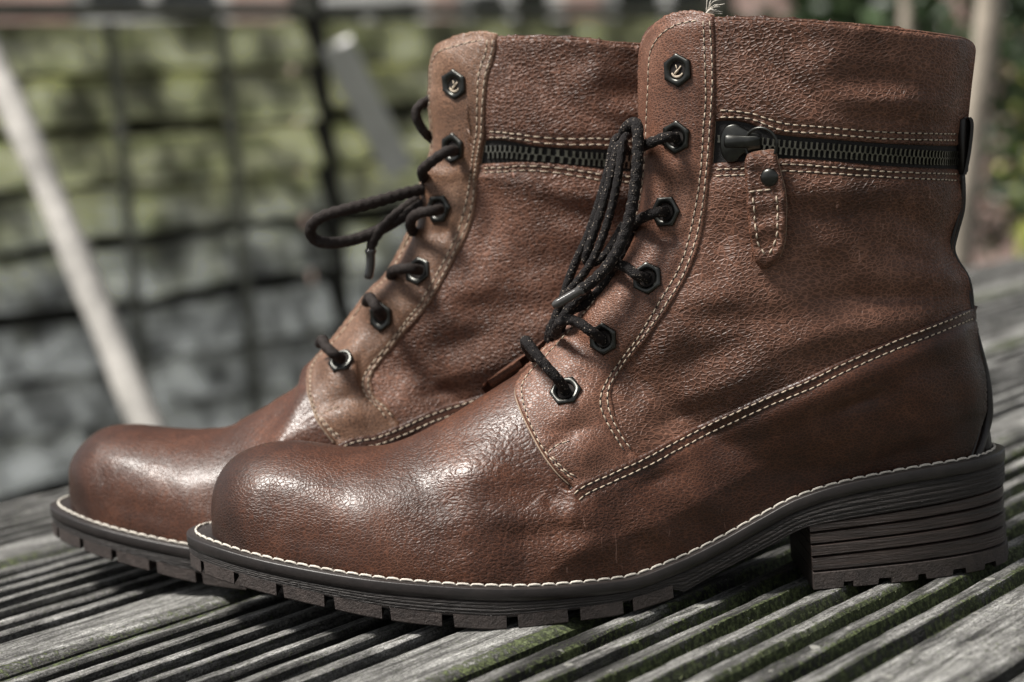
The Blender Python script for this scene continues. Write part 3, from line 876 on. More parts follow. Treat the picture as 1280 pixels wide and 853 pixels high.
# foxing: the vamp leather carried round the heel
weltline = [(1211, 584), (1200, 588), (1150, 598), (1100, 607), (1050, 617), (1000, 634), (950, 662), (900, 692), (850, 717), (780, 742), (700, 748), (605, 748)]
def fox_taper(P):
    d = poly_dist(P, weltline); w = np.clip(poly_dist(P, fox_edge) / 40, 0, 1)
    x = P[:, 0]
    side = (1 - w) * np.clip((x - 702) / 16, -1, 1) + w * np.clip((x - 655) / 85, -1, 1)
    return np.minimum(side, np.clip((d - 10) / 60, -0.05, 1))
fox_out = fox_edge + S(BACK)[1:] + S(weltline)[1:] + [(612, 690), (640, 650), (672, 622), (690, 610), (698, 608)]
panel('foxing', fox_out, 0.34, 'vamp', [(st_f1, 5, 0.05), (st_f2, 5, 0.05)], taper=fox_taper, edge_mat='black', core=[(720, 660), (900, 610), (1100, 520), (1195, 480)], rim=[(fox_edge, 0.045, 'black'), (S(BACK), 0.06, 'black')])  # black tube on fox_edge draws the shadow line above the seam
panel('eyelet_facing', plk, 0.27, 'facing', [(st_A, 4.5, 0.05), (st_B, 4.5, 0.05), (st_L, 4, 0.04), (st_bar, 4, 0.05), (st_bar2, 4, 0.04)], core=[(862, 70), (847, 172), (832, 265), (809, 348), (754, 424), (707, 489), (712, 590)], rim=[(S(PLK_L), 0.05, 'edge')])

# zip tape
tape_out = S([(886, 146), (938, 150), (985, 164), (1035, 169), (1112, 175), (1204, 178)]) + S([(1204, 217), (1112, 213), (1035, 206), (977, 203), (930, 207), (886, 209)])
panel('zip_tape', tape_out, 0.03, 'tape', edge_mat='tape')

# combined surface
def comb():
    V, F = [tuple(c) for c in co2], list(polys)
    for k in SURF:
        b = len(V); V += [tuple(p) for p in ALL[k]['V']]; F += [tuple(i + b for i in f) for f in ALL[k]['F']]
    return BVHTree.FromPolygons(V, F)
BV2 = comb()
def c2(px, py):
    d = ray(px, py); o = CAM * 100
    loc, n, i, dist = BV2.ray_cast(Vector(o), Vector(d))
    if loc is None or loc.y > float(yc(loc.x)) + 0.5:
        return None, None
    return np.array(loc), np.array(n)

def stitch_line(mb, C, pitch=0.30, ln=0.215, r=0.027, lift=0.006, jit=0.02, hole=True, rr=random.Random(3)):
    pts, nrs = [], []
    for p in spline(C, max(6, int(plen(C) / 1.5))):
        a, n = c2(*p)
        if a is not None:
            if pts and np.linalg.norm(a - pts[-1]) > 0.5:
                continue
            pts.append(a); nrs.append(n)
    P = np.array(pts); N = np.array(nrs)
    s = np.concatenate([[0], np.cumsum(np.linalg.norm(np.diff(P, axis=0), axis=1))])
    t = pitch * 0.5
    def atq(q):
        return np.array([np.interp(q, s, P[:, k]) for k in range(3)])
    while t < s[-1] - pitch * 0.6:
        a, b = atq(t - ln / 2), atq(t + ln / 2)
        k = int(np.searchsorted(s, t)); n = N[max(0, k - 3):k + 4].mean(0); n /= np.linalg.norm(n)
        d = (b - a); L = np.linalg.norm(d)
        if L < 1e-4:
            t += pitch; continue
        d /= L
        side = np.cross(n, d)
        a = a + side * rr.uniform(-jit, jit) * 0.5; b = b + side * rr.uniform(-jit, jit) * 0.5 + side * 0.012
        m_ = (a + b) / 2
        pth = np.array([a - n * 0.015, a + (m_ - a) * 0.35 + n * lift, m_ + n * (lift + 0.008), b + (m_ - b) * 0.35 + n * lift, b - n * 0.015])
        V, F = tube(pth, [r * .55, r, r * 1.08, r, r * .55], 6)
        mb.add(V, F, 0)
        if hole:  # dark capsule stands for the shadow between two stitches
            q = atq(t + pitch / 2)
            V, F = tube(np.array([q - n * 0.03 - d * .02, q - d * .035 + n * .004, q + d * .035 + n * .004, q - n * 0.03 + d * .02]), r * 0.95, 5)
            mb.add(V, F, 1)
        t += pitch

def stitches(lines, pitch=0.30, ln=0.215, r=0.027):
    mb = MB()
    for C in lines:
        stitch_line(mb, C, pitch, ln, r)
    part('stitching', mb.v, mb.f, [MAT['thread'], MAT['hole']], mb.m, kind='stuff', mirror=True)
stitches([st_A, st_B]); stitches([st_L, st_bar, st_bar2])
stitches([st_f1, st_f2]); stitches([st_u1, st_u2]); stitches([st_l1, st_l2])

# frame on the surface
def frame(px, py):
    a, n = c2(px, py)
    ns = []
    for dx, dy in ((-12, 0), (12, 0), (0, -12), (0, 12), (0, 0)):
        b, m_ = c2(px + dx, py + dy)
        if b is not None:
            ns.append(m_)
    n = np.mean(ns, 0); n /= np.linalg.norm(n)
    up = np.array([0, 0, 1.0]); up = up - n * (up @ n); up /= np.linalg.norm(up)
    rt = np.cross(up, n)          # to the right as seen from outside (towards the heel on the near side)
    if rt[0] < 0:
        rt = -rt
    return a, n, rt, up

EYE = [(847, 88, 0), (845, 172, 8), (832, 265, 30), (809, 348, -4), (754, 424, 3), (707, 489, 24)]
EYEC = []
for k, (px, py, ang) in enumerate(EYE):
    a, n, rt, up = frame(px, py)
    EYEC.append((a, n, rt, up))
    mb = MB()
    # hexagonal washer: profile rings from outside to the hole
    prof = [(1.0, 0.0, 6), (1.0, 0.075, 6), (0.93, 0.115, 6), (0.74, 0.12, 0), (0.60, 0.105, 0), (0.53, 0.06, 0), (0.50, -0.06, 0)]
    R0 = 0.62; seg = 48
    V = []
    for rr_, hh, hexa in prof:
        for j in range(seg):
            th = 2 * math.pi * j / seg + rad(ang)
            q = (2 * math.pi * j / seg) % (math.pi / 3)
            hx = math.cos(math.pi / 6) / math.cos(q - math.pi / 6)
            f = hx ** (1.0 if hexa else 0.15)
            # pointy top: corner straight up
            x, z = math.sin(th) * R0 * rr_ * f, math.cos(th) * R0 * rr_ * f
            V.append(a + rt * x + up * z + n * (hh - 0.01))
    F = [(i * seg + j, i * seg + (j + 1) % seg, (i + 1) * seg + (j + 1) % seg, (i + 1) * seg + j) for i in range(len(prof) - 1) for j in range(seg)]
    fa = np.cross(V[1] - V[0], V[seg] - V[0])
    if fa @ (V[0] - a) < 0:
        F = [f[::-1] for f in F]
    mb.add(V, F, 0)
    # dark bottom of the hole
    ring = [a + rt * math.sin(t) * 0.31 + up * math.cos(t) * 0.31 + n * 0.012 for t in np.linspace(0, 2 * math.pi, 24, endpoint=False)]
    mb.add(ring, [tuple(range(24))], 1)
    if k == 0:
        # what shows through the empty hole: a bright crescent of rolled metal and two crossing thread ends
        t = np.linspace(rad(200), rad(330), 14)
        C = [a + rt * math.cos(q) * 0.245 + up * math.sin(q) * 0.245 + n * 0.03 for q in t]
        V, F = tube(C, 0.028 + 0.03 * np.sin(np.linspace(0, math.pi, 14)), 8); mb.add(V, F, 2)
        for (x0, z0, x1, z1, rr_) in ((-.05, .2, 0.03, -.02, .02), (.17, .14, 0.0, -.06, .03), (0.02, -.0, -.12, -.15, .045)):
            V, F = tube([a + rt * x0 + up * z0 + n * .03, a + rt * (x0 + x1) / 2 + up * (z0 + z1) / 2 + n * .05, a + rt * x1 + up * z1 + n * .03], rr_, 6); mb.add(V, F, 2)
    part('eyelet', mb.v, mb.f, [MAT['metal'], MAT['hole'], MAT['thread']], mb.m, mirror=True)

# zip teeth: two interlocking rows
mb = MB()
zc = spline([(898, 178), (930, 178), (968, 183), (1000, 186), (1035, 188), (1112, 194), (1160, 197), (1196, 198)], 400)
P = []; NR = []
for p in zc:
    a, n = c2(*p)
    if a is not None:
        P.append(a); NR.append(n)
P = np.array(P); NR = np.array(NR)
sz = np.concatenate([[0], np.cumsum(np.linalg.norm(np.diff(P, axis=0), axis=1))])
k = 0; t = 0.05
while t < sz[-1] - 0.05:
    q = np.array([np.interp(t, sz, P[:, j]) for j in range(3)])
    i = min(len(NR) - 1, int(np.searchsorted(sz, t))); n = NR[max(0, i - 5):i + 6].mean(0); n /= np.linalg.norm(n)
    d = P[min(len(P) - 1, i + 4)] - P[max(0, i - 4)]; d /= np.linalg.norm(d)
    upv = np.cross(d, n); upv /= np.linalg.norm(upv)
    if upv[2] < 0:
        upv = -upv
    s_ = 1 if k % 2 == 0 else -1
    Rm = np.stack([d, upv, n], -1)
    mb.box(q + upv * s_ * 0.13 + n * 0.055, (0.07, 0.25, 0.09), Rm)
    mb.box(q + upv * s_ * 0.02 + n * 0.065, (0.10, 0.05, 0.10), Rm)
    mb.box(q + upv * s_ * 0.24 + n * 0.06, (0.085, 0.04, 0.12), Rm)
    t += 0.098; k += 1
part('zip_teeth', mb.v, mb.f, [MAT['brass']], mb.m, kind='stuff', mirror=False, smooth=False)

# slider, ring and leather pull: built in the plane of the surface near the slider
def plate(poly, h0, h1, fr, bevel=0.03, px=True):
    """flat piece: outline in traced pixels set in the plane of frame fr, from height h0 to h1"""
    a, n, rt, up = fr
    A = []
    for (x, y) in poly:
        d = ray(x, y); o = CAM * 100
        A.append(o + d * (((a + n * h0 - o) @ n) / (d @ n)))
    A = np.array(A); c = A.mean(0)
    nn = len(A)
    inn = A + (c - A) / np.linalg.norm(c - A, axis=1)[:, None] * bevel
    V = np.vstack([A, A + n * (h1 - h0 - bevel), inn + n * (h1 - h0)])
    F = [(i, (i + 1) % nn, nn + (i + 1) % nn, nn + i) for i in range(nn)] + [(nn + i, nn + (i + 1) % nn, 2 * nn + (i + 1) % nn, 2 * nn + i) for i in range(nn)] + [tuple(range(2 * nn, 3 * nn)), tuple(range(nn))[::-1]]
    f0 = F[nn * 2]; nr = np.cross(V[f0[1]] - V[f0[0]], V[f0[2]] - V[f0[0]])
    if nr @ n < 0:
        F = [f[::-1] for f in F]
    return V, F
fr = frame(925, 178)
fa, fn, frt, fup = fr
body = S([(901, 174), (904, 164), (910, 157), (921, 155), (930, 160), (940, 165), (951, 168), (953, 178), (950, 188), (938, 190), (928, 194), (922, 201), (910, 202), (903, 192), (901, 182)], 3)
V, F = plate(body, 0.02, 0.22, fr, 0.05)
slider = part('zip_slider', V, F, MAT['metal'])
V, F = plate(S([(906, 170), (912, 169), (948, 170), (951, 173), (951, 181), (948, 184), (912, 185), (906, 183), (905, 176)], 3), 0.22, 0.36, fr, 0.06)
part('slider_bridge', V, F, MAT['metal'], parent=slider)
# ring
ca = None
def on_plane(px, py, h):
    d = ray(px, py); o = CAM * 100
    return o + d * (((fa + fn * h - o) @ fn) / (d @ fn))
cr = on_plane(951, 181, 0.34)
ringp = [cr + frt * math.cos(t) * 0.60 + (fup * math.sin(t)) * 0.60 + fn * (0.12 * math.sin(t * 1.0 + 1.2)) for t in np.linspace(0, 2 * math.pi, 49)]
V, F = tube(ringp, 0.062, 10, caps=False)
part('pull_ring', V, F, MAT['metal'])
# leather pull: slightly bent outline with thickness
TAB = [(934, 193), (931, 202), (931, 215), (932, 235), (934, 262), (936, 285), (939, 308), (943, 324), (950, 335), (960, 335), (972, 325), (979, 312), (982, 295), (983, 272), (983, 252), (981, 236), (977, 220), (973, 204), (968, 188), (955, 188), (942, 190)]
def tab_mesh():
    out = S(TAB + [TAB[0]], 3)[:-1]
    B = np.array(out); n = len(B)
    G = np.array([(x, y) for x in np.arange(930, 985, 3.2) for y in np.arange(187, 337, 3.2)])
    G = G[inside(G, B)]; dB = poly_dist(G, B, True); G = G[dB > 2.4]
    vs, es, fs, *_ = delaunay_2d_cdt([Vector(p) for p in np.vstack([B, G])], [], [list(range(n))], 1, 1e-5)
    P2 = np.array([tuple(v) for v in vs]); dist = poly_dist(P2, B, True)
    lin = S([(941, 243), (943, 271), (947, 303), (958, 320), (962, 315), (969, 298), (972, 271), (970, 244)])
    top = np.zeros((len(P2), 3))
    th = []
    for i, (x, y) in enumerate(P2):
        lift = 0.34 + 0.10 * math.sin((y - 190) / 150 * math.pi) - 0.12 * max(0, (y - 250) / 90) + 0.05 * math.sin(x * 0.09)
        h = 0.08 + 0.12 * min(1, math.sqrt(dist[i] / 4))
        if 196 < y < 212 and dist[i] > 2: h += 0.05
        top[i] = on_plane(x, y, lift + h)
        th.append(h)
    h = 0.045 * np.exp(-(poly_dist(P2, lin) / 3.2) ** 2) + 0.03 * np.exp(-(np.abs(P2[:, 1] - 238) / 3) ** 2)
    bulge = 0.05 * np.sin(P2[:, 1] * 0.19 + P2[:, 0] * 0.05) * (P2[:, 1] > 245)
    top -= fn * (h - 0.6 * bulge)[:, None]
    Vv = [tuple(p) for p in top] + [tuple(p - fn * (t_ + 0.05)) for p, t_ in zip(top, th)]
    m_ = len(P2); Ff = [tuple(f) for f in fs]
    f0 = Ff[5]; nr = np.cross(top[f0[1]] - top[f0[0]], top[f0[2]] - top[f0[0]])
    if nr @ fn < 0:
        Ff = [f[::-1] for f in Ff]
    ec = {(f[a], f[(a + 1) % 3]) for f in Ff for a in range(3)}
    be = [e for e in ec if (e[1], e[0]) not in ec]
    idx = [0] * len(Ff)
    bot = [tuple(i + m_ for i in f[::-1]) for f in Ff]
    Ff = Ff + bot + [(b, a, a + m_, b + m_) for a, b in be]
    idx = idx + [1] * len(bot) + [1] * len(be)
    return Vv, Ff, idx, top, P2
V, F, idx, ttop, tP2 = tab_mesh()
pull = part('zip_pull', V, F, [MAT['shaft'], MAT['edge']], idx)
def on_tab(x, y):
    d = (tP2 - np.array((x, y))); w = 1 / (np.sum(d * d, 1) + 0.5) ** 2
    return (ttop * w[:, None]).sum(0) / w.sum()
mb = MB()
def tab_st(C, pitch=11):
    C = spline(C, 200); s = np.concatenate([[0], np.cumsum(np.linalg.norm(np.diff(C, axis=0), axis=1))]); t = pitch / 2
    while t < s[-1] - 3:
        a, b = [on_tab(np.interp(t + e, s, C[:, 0]), np.interp(t + e, s, C[:, 1])) for e in (-3.9, 3.9)]
        m_ = (a + b) / 2
        V, F = tube(np.array([a - fn * 0.01, (a + m_) / 2 + fn * .02, m_ + fn * 0.03, (b + m_) / 2 + fn * .02, b - fn * 0.01]), [.018, .033, .036, .033, .018], 6); mb.add(V, F)
        t += pitch
tab_st([(935, 240), (950, 239), (968, 236)], 10)
tab_st([(941, 246), (943, 271), (947, 303), (952, 313), (959, 321)])
tab_st([(970, 244), (972, 271), (970, 298), (966, 309), (960, 319)])
part('stitching', mb.v, mb.f, MAT['thread'], kind='stuff', parent=pull)
mb = MB(); cc = on_tab(961, 222) - fn * 0.01
V = [cc + fn * 0.15]; F = []
for i in range(1, 7):
    ph = i / 6 * math.pi / 2
    for j in range(24):
        t = 2 * math.pi * j / 24
        V.append(cc + (frt * math.cos(t) + fup * math.sin(t)) * 0.335 * math.sin(ph) + fn * 0.15 * math.cos(ph))
for j in range(24):
    F.append((0, 1 + j, 1 + (j + 1) % 24))
    for i in range(5):
        F.append((1 + i * 24 + j, 1 + (i + 1) * 24 + j, 1 + (i + 1) * 24 + (j + 1) % 24, 1 + i * 24 + (j + 1) % 24))
part('rivet', V, F, MAT['metal'], parent=pull)

# black piping down the back edge
pp_ = S([(1204, 218), (1204, 240), (1202, 262), (1194, 290), (1190, 310), (1196, 328), (1207, 345), (1212, 362), (1215, 385), (1219, 405), (1226, 435), (1234, 470), (1237, 500), (1236, 525), (1228, 556), (1222, 574)], 5)
path = np.array([cast(x - 1.5, y, [(1150, 220), (1140, 312), (1165, 370), (1195, 450), (1195, 560)])[0] for x, y in pp_])
dd_ = (path - CAM * 100) @ _f
for _ in range(10):
    dd_[1:-1] = 0.5 * dd_[1:-1] + 0.25 * (dd_[2:] + dd_[:-2])
path = np.array([CAM * 100 + ray(x - 1.5, y) * (d_ - 0.16) / (ray(x - 1.5, y) @ _f) for (x, y), d_ in zip(pp_, dd_)])
V, F = tube(path, np.interp(np.linspace(0, 1, len(path)), [0, .45, .6, .85, 1], [.055, .07, .12, .19, .14]), 10)
part('back_piping', V, F, MAT['black'], mirror=True)
# back strip down the heel, and its pull loop
def back_pt(z, side, out):
    best = BVH.ray_cast(Vector((30, side, z)), Vector((-1, 0, 0)))[0]
    if best is None:
        best = BVH.find_nearest(Vector((18, side, z)))[0]
    return np.array(best) + np.array([out, 0, 0])
zs_ = np.linspace(3.9, 16.9, 70)
prof = [(-1.25, -0.05), (-1.2, 0.12), (-0.9, 0.20), (-0.4, 0.24), (0, 0.26), (0.4, 0.24), (0.9, 0.20), (1.2, 0.12), (1.25, -0.05)]
V = []
for z in zs_:
    for sdd, o_ in prof:
        V.append(back_pt(z, 0.6 + sdd * (0.75 if z > 9 else 0.9), o_))
m_ = len(prof)
F = [(i * m_ + j, (i + 1) * m_ + j, (i + 1) * m_ + j + 1, i * m_ + j + 1) for i in range(len(zs_) - 1) for j in range(m_ - 1)]
part('backstay', V, [f[::-1] for f in F], MAT['black'])
lp = [at_y(x, y, 0.0) * 100 + np.array([0, -0.9, 0]) for x, y in [(1197, 151), (1203, 147), (1208, 148), (1210, 158), (1208, 180), (1205, 200), (1201, 218)]]
lp = spline(lp, 24)
V = []
for p in lp:
    for dy_, ex in ((-0.1, 0.0), (-0.1, 0.12), (2.0, 0.12), (2.0, 0.0)):
        V.append(p + np.array([-ex, dy_, 0]))
F = [(i * 4 + j, i * 4 + (j + 1) % 4, (i + 1) * 4 + (j + 1) % 4, (i + 1) * 4 + j) for i in range(len(lp) - 1) for j in range(4)] + [(0, 1, 2, 3), tuple(range(len(V) - 4, len(V)))[::-1]]
part('heel_loop', V, F, MAT['black'], smooth=False)
# leather piece wrapping the back edge at the zip end
V, F = plate([(1195, 150), (1201, 147), (1205, 152), (1205, 185), (1203, 215), (1197, 218), (1196, 185)], 0.0, 0.25, frame(1190, 190), 0.03)
part('zip_end_tab', V, F, MAT['black'], mirror=True)

# sole ----------------------------------------------------------
OUT, ON = plan_outline(700)
def sole_ring(offset, zf, P=OUT, N=ON):
    Q = P - N * offset
    return np.column_stack([Q, zf(P[:, 0])])
def loft(rings, cap_top=False, cap_bot=False):
    n = len(rings[0]); V = np.vstack(rings)
    F = [(i * n + j, i * n + (j + 1) % n, (i + 1) * n + (j + 1) % n, (i + 1) * n + j) for i in range(len(rings) - 1) for j in range(n)]
    def cap(b, flip):
        fs = []
        k0 = int(np.argmin(rings[0][:, 0]))
        for i in range(n // 2):
            a_, b_, c_, d_ = (k0 + i) % n, (k0 + i + 1) % n, (k0 - i - 1) % n, (k0 - i) % n
            f = [b + a_, b + b_, b + c_, b + d_]
            u_ = list(dict.fromkeys(f))
            if len(u_) > 2:
                fs.append(tuple(u_[::-1] if flip else u_))
        return fs
    if cap_bot: F += cap(0, True)
    if cap_top: F += cap((len(rings) - 1) * n, False)
    return V, F
def fixn(V, F):
    me = bpy.data.meshes.new('t'); me.from_pydata([tuple(map(float, v)) for v in V], [], F)
    bm = bmesh.new(); bm.from_mesh(me); bmesh.ops.recalc_face_normals(bm, faces=bm.faces)
    V2 = [tuple(v.co) for v in bm.verts]; F2 = [tuple(v.index for v in f.verts) for f in bm.faces]
    bm.free(); bpy.data.meshes.remove(me)
    return V2, F2
# welt
wt = 0.47
rings = [sole_ring(0.07, lambda x: zw(x) - wt), sole_ring(0.02, lambda x: zw(x) - wt + 0.03), sole_ring(0.0, lambda x: zw(x) - wt * 0.6), sole_ring(0.0, lambda x: zw(x) - 0.05), sole_ring(0.015, lambda x: zw(x) - 0.015), sole_ring(0.05, lambda x: zw(x)), sole_ring(0.30, lambda x: zw(x) + 0.0), sole_ring(0.62, lambda x: zw(x) + 0.02)]
V, F = loft(rings, True, True); V, F = fixn(V, F)
part('welt', V, F, MAT['welt'])
# midsole: thin layered lines
TEND = 5.0
zm = lambda x: np.where(x < TEND, zb(x) + 0.5, np.where(x < TEND + 0.01, zb(x) + 0.5, zb(x)))
def midz(f):
    def g(x):
        top = zw(x) - wt - 0.0
        base = zb(x) + 0.42 * np.clip((TEND + 0.6 - x) / 0.6, 0, 1)
        return base + (top - base) * f
    return g
lay = []
for f, o in [(0, .14), (0.02, .09), (.10, .07), (.13, .095), (.16, .065), (.30, .06), (.33, .085), (.36, .05), (.50, .055), (.52, .08), (.55, .05), (.72, .05), (.75, .075), (.78, .045), (.90, .05), (.94, .10), (1.0, .10)]:
    lay.append(sole_ring(o, midz(f)))
V, F = loft(lay, True, True); V, F = fixn(V, F)
part('midsole', V, F, MAT['sole'])
# tread with notches: near-edge pixel x ranges -> local x
def edge_x(px):
    xs = np.linspace(-13.2, 18, 900)
    w_ = np.interp(xs, [a for a, b in PLAN], [b for a, b in PLAN])
    P_ = np.column_stack([xs, yc(xs) - w_, zb(xs)]) * 0.01
    return float(np.interp(px, proj(P_)[:, 0], xs))
notch = [(edge_x(a), edge_x(b)) for a, b in [(252, 256), (293, 300), (346, 355), (406, 419), (478, 489), (553, 568), (634, 648), (711, 726), (780, 792)]]
hn = []
def hx(px):
    xs = np.linspace(8, 18.2, 600); w_ = np.interp(xs, [a for a, b in PLAN], [b for a, b in PLAN])
    return float(np.interp(px, proj(np.column_stack([xs, yc(xs) - w_, xs * 0]) * 0.01)[:, 0], xs))
hn = [(hx(a), hx(b)) for a, b in [(1055, 1067), (1099, 1115), (1148, 1158), (1191, 1207), (1230, 1243)]]

def lug_block(name, xr, z0f, z1f, notches, nh, inset, mat, taper=0.0):
    """a slab following the plan between xr, bottom notched across"""
    xs = set(np.linspace(xr[0], xr[1], 220).tolist())
    for a, b in notches:
        xs |= {a - 0.01, a + 0.01, b - 0.01, b + 0.01}
    xs = np.array(sorted(x for x in xs if xr[0] <= x <= xr[1]))
    near = spline([(a, b) for a, b in PLAN], 800)
    w_ = np.interp(xs, near[:, 0], near[:, 1])
    w_ = np.where(xs < -12.0, w_, w_) - inset
    # ends follow the outline inset
    w_ = np.maximum(w_, 0.02)
    V, F = [], []
    for x, w in zip(xs, w_):
        inn = any(a < x < b for a, b in notches)
        c = float(yc(x)); zb_ = float(z0f(x)); zt_ = float(z1f(x)); zl = zb_ + (nh if inn else 0)
        ws = w - taper
        sec = []
        for u in np.linspace(-1, 1, 9):
            # notches only cut 1.6 cm in from the sides
            cut = inn and (abs(u) * w > w - 1.6)
            zz = zl if cut else zb_
            if inn and abs(abs(u) * w - (w - 1.6)) < 0.3: zz = zb_ + nh
            sec.append((x, c + u * (ws - 0.03), zz))
        sec.append((x, c + ws, zl + 0.04)); sec.append((x, c + w, zt_)); sec.append((x, c - w, zt_)); sec.append((x, c - ws, zl + 0.04))
        if inn:
            sec[-1] = (x, c - ws + 0.5, zl + 0.02); sec[9] = (x, c + ws - 0.5, zl + 0.02)
            sec[0] = (x, c - ws + 0.52, zl); sec[8] = (x, c + ws - 0.52, zl)
        V += sec
    m_ = 13; n_ = len(xs)
    F = [(i * m_ + j, i * m_ + (j + 1) % m_, (i + 1) * m_ + (j + 1) % m_, (i + 1) * m_ + j) for i in range(n_ - 1) for j in range(m_)]
    F += [tuple(range(m_))[::-1], tuple(range((n_ - 1) * m_, n_ * m_))]
    V, F = fixn(V, F)
    part(name, V, F, mat, smooth=False)
def notched_depth(n):
    return n
lug_block('outsole', (-13.1, TEND + 0.15), lambda x: zb(x), lambda x: zb(x) + 0.5, notch, 0.37, 0.05, MAT['tread'])
# heel lifts follow the rear of the plan, flat at the breast
def heel_slab(name, f0, f1, mat, extra=0.0, notches=(), nh=0.0):
    zlev = lambda f, x: np.interp(x, [10.5, 18.2], [LZ0[0] * 0, 0]) 
    pass
LF = [0.0, 0.72, 1.27, 1.73, 2.18, 2.52]; LB = [0.0, 0.78, 1.42, 1.93, 2.47, 2.98]
near_pts = spline([(a, b) for a, b in PLAN], 900)
hs_near = near_pts[near_pts[:, 0] > 10.45]
def heel_outline(inset):
    P = hs_near.copy()
    full = np.vstack([np.column_stack([P[:, 0], -P[:, 1]]), np.column_stack([P[::-1][1:, 0], P[::-1][1:, 1]])])
    T = np.gradient(full, axis=0); T /= np.linalg.norm(T, axis=1)[:, None]
    N = np.stack([T[:, 1], -T[:, 0]], -1)
    if (full[0] @ N[0]) < 0 and N[0][1] > 0: N = -N
    if N[len(N) // 2][0] < 0: N = -N
    Q = full - N * inset
    Q[:, 1] += yc(Q[:, 0])
    return Q
for k in range(5):
    def zl(x, k=k, d=0.0): return np.interp(x, [10.5, 18.2], [LF[k], LB[k]]) + d
    def zt_(x, k=k, d=0.0): return np.interp(x, [10.5, 18.2], [LF[k + 1], LB[k + 1]]) + d
    ins = 0.10 + 0.02 * (4 - k) * -0.6 + (0.02 if k % 2 else 0)
    rr_ = []
    for off, zf in ((ins + 0.10, lambda x: zl(x, d=0.0)), (ins, lambda x: zl(x, d=0.05)), (ins, lambda x: zl(x, d=0.25)), (ins, lambda x: zt_(x, d=-0.07)), (ins + 0.10, lambda x: zt_(x, d=-0.035)), (ins + 0.25, lambda x: zt_(x, d=-0.030))):
        Q = heel_outline(off); Z = zf(Q[:, 0])
        if k == 0 and off <= ins + 0.05 and (zf(np.array([12.0]))[0] < 0.2):
            pass
        rr_.append(np.column_stack([Q, Z]))
    if k == 0:
        # bottom piece with notches: duplicate stations at notch borders
        Q = heel_outline(ins); L_ = len(Q)
        st = []
        for i in range(L_):
            st.append(i)
        low = rr_[0]; up2 = rr_[1]
        for i in range(L_):
            if any(a < low[i, 0] < b for a, b in hn):
                d_ = 0.19
                c_ = np.array([low[i, 0], float(yc(low[i, 0]))])
                v_ = c_ - low[i, :2]; v_ /= np.linalg.norm(v_) + 1e-9
                low[i, 2] += d_; up2[i, 2] += d_ + 0.0
                low[i, :2] += v_ * 0.45; up2[i, :2] += v_ * 0.4
    V = np.vstack(rr_); n_ = len(rr_[0])
    F = [(i * n_ + j, i * n_ + j + 1, (i + 1) * n_ + j + 1, (i + 1) * n_ + j) for i in range(len(rr_) - 1) for j in range(n_ - 1)]
    F += [((i + 1) * n_ + n_ - 1, i * n_ + n_ - 1, i * n_, (i + 1) * n_) for i in range(len(rr_) - 1)]
    for b_ in (0, (len(rr_) - 1) * n_):
        for i in range(n_ // 2):
            f = [b_ + i, b_ + i + 1, b_ + n_ - 2 - i, b_ + n_ - 1 - i]; f = list(dict.fromkeys(f))
            if len(f) > 2: F.append(tuple(f))
    V, F = fixn(V, F)
    part('heel_lift' if k else 'heel_top_piece', V, F, MAT['heel'] if k else MAT['tread'], smooth=False)

# stitches round the welt
mb = MB(); rr = random.Random(5)
Q = sole_ring(0.37, lambda x: zw(x) + 0.03)
Q = np.vstack([Q, Q[:1]]); s = np.concatenate([[0], np.cumsum(np.linalg.norm(np.diff(Q, axis=0), axis=1))]); t = 0.0
while t < s[-1]:
    def aq(v): return np.array([np.interp(v, s, Q[:, k]) for k in range(3)])
    a, b = aq(t + 0.0), aq(t + 0.53); m_ = (a + b) / 2; z = np.array([0, 0, 1.0])
    V, F = tube(np.array([a - z * .05, a * .82 + b * .18 + z * .018, m_ + z * .028, a * .18 + b * .82 + z * .018, b - z * .04]), [.032, .044, .048 + rr.uniform(-.006, .006), .044, .030], 7)
    mb.add(V, F); t += 0.52
# fuzz of frayed fibres
for i in range(900):
    v = rr.uniform(0, s[-1]); a = aq(v); d = np.array([rr.uniform(-1, 1), rr.uniform(-1, 1), rr.uniform(.1, 1)]); d /= np.linalg.norm(d)
    p = a + d * .06; q = a + d * rr.uniform(.08, .16); w_ = np.cross(d, (0, 0, 1.0)) * 0.008
    mb.add([p - w_, p + w_, q], [(0, 1, 2)])
part('welt_stitching', mb.v, mb.f, MAT['welt_thread'], kind='stuff')

# frayed thread end at the top of the facing
mb = MB()
for i in range(16):
    a = at_y(885 + rr.uniform(-3, 4), 17 + rr.uniform(-2, 3), -0.026) * 100
    ex, ez = rr.uniform(-0.12, 0.62), rr.uniform(0.0, 0.5)
    p1 = a + np.array([ex * .4 + rr.uniform(-.05, .05), rr.uniform(-.1, .1), ez * .7 + .05]); p2 = a + np.array([ex, rr.uniform(-.15, .15), ez])
    V, F = tube(spline([a, p1, p2], 8), 0.014, 5); mb.add(V, F)
a = at_y(886, 16, -0.027) * 100
V, F = tube(spline([a + np.array(q) for q in [(-.1, 0, -.05), (.05, -.05, .1), (.18, 0, .02), (.05, .05, -.03)]], 14), 0.05, 6); mb.add(V, F)
part('loose_thread', mb.v, mb.f, MAT['welt_thread'], kind='stuff')

# the upper itself --------------------------------------------------
def split_lining(F):
    return None
part('upper', co2, polys, [MAT['vamp'], MAT['lining']], None)

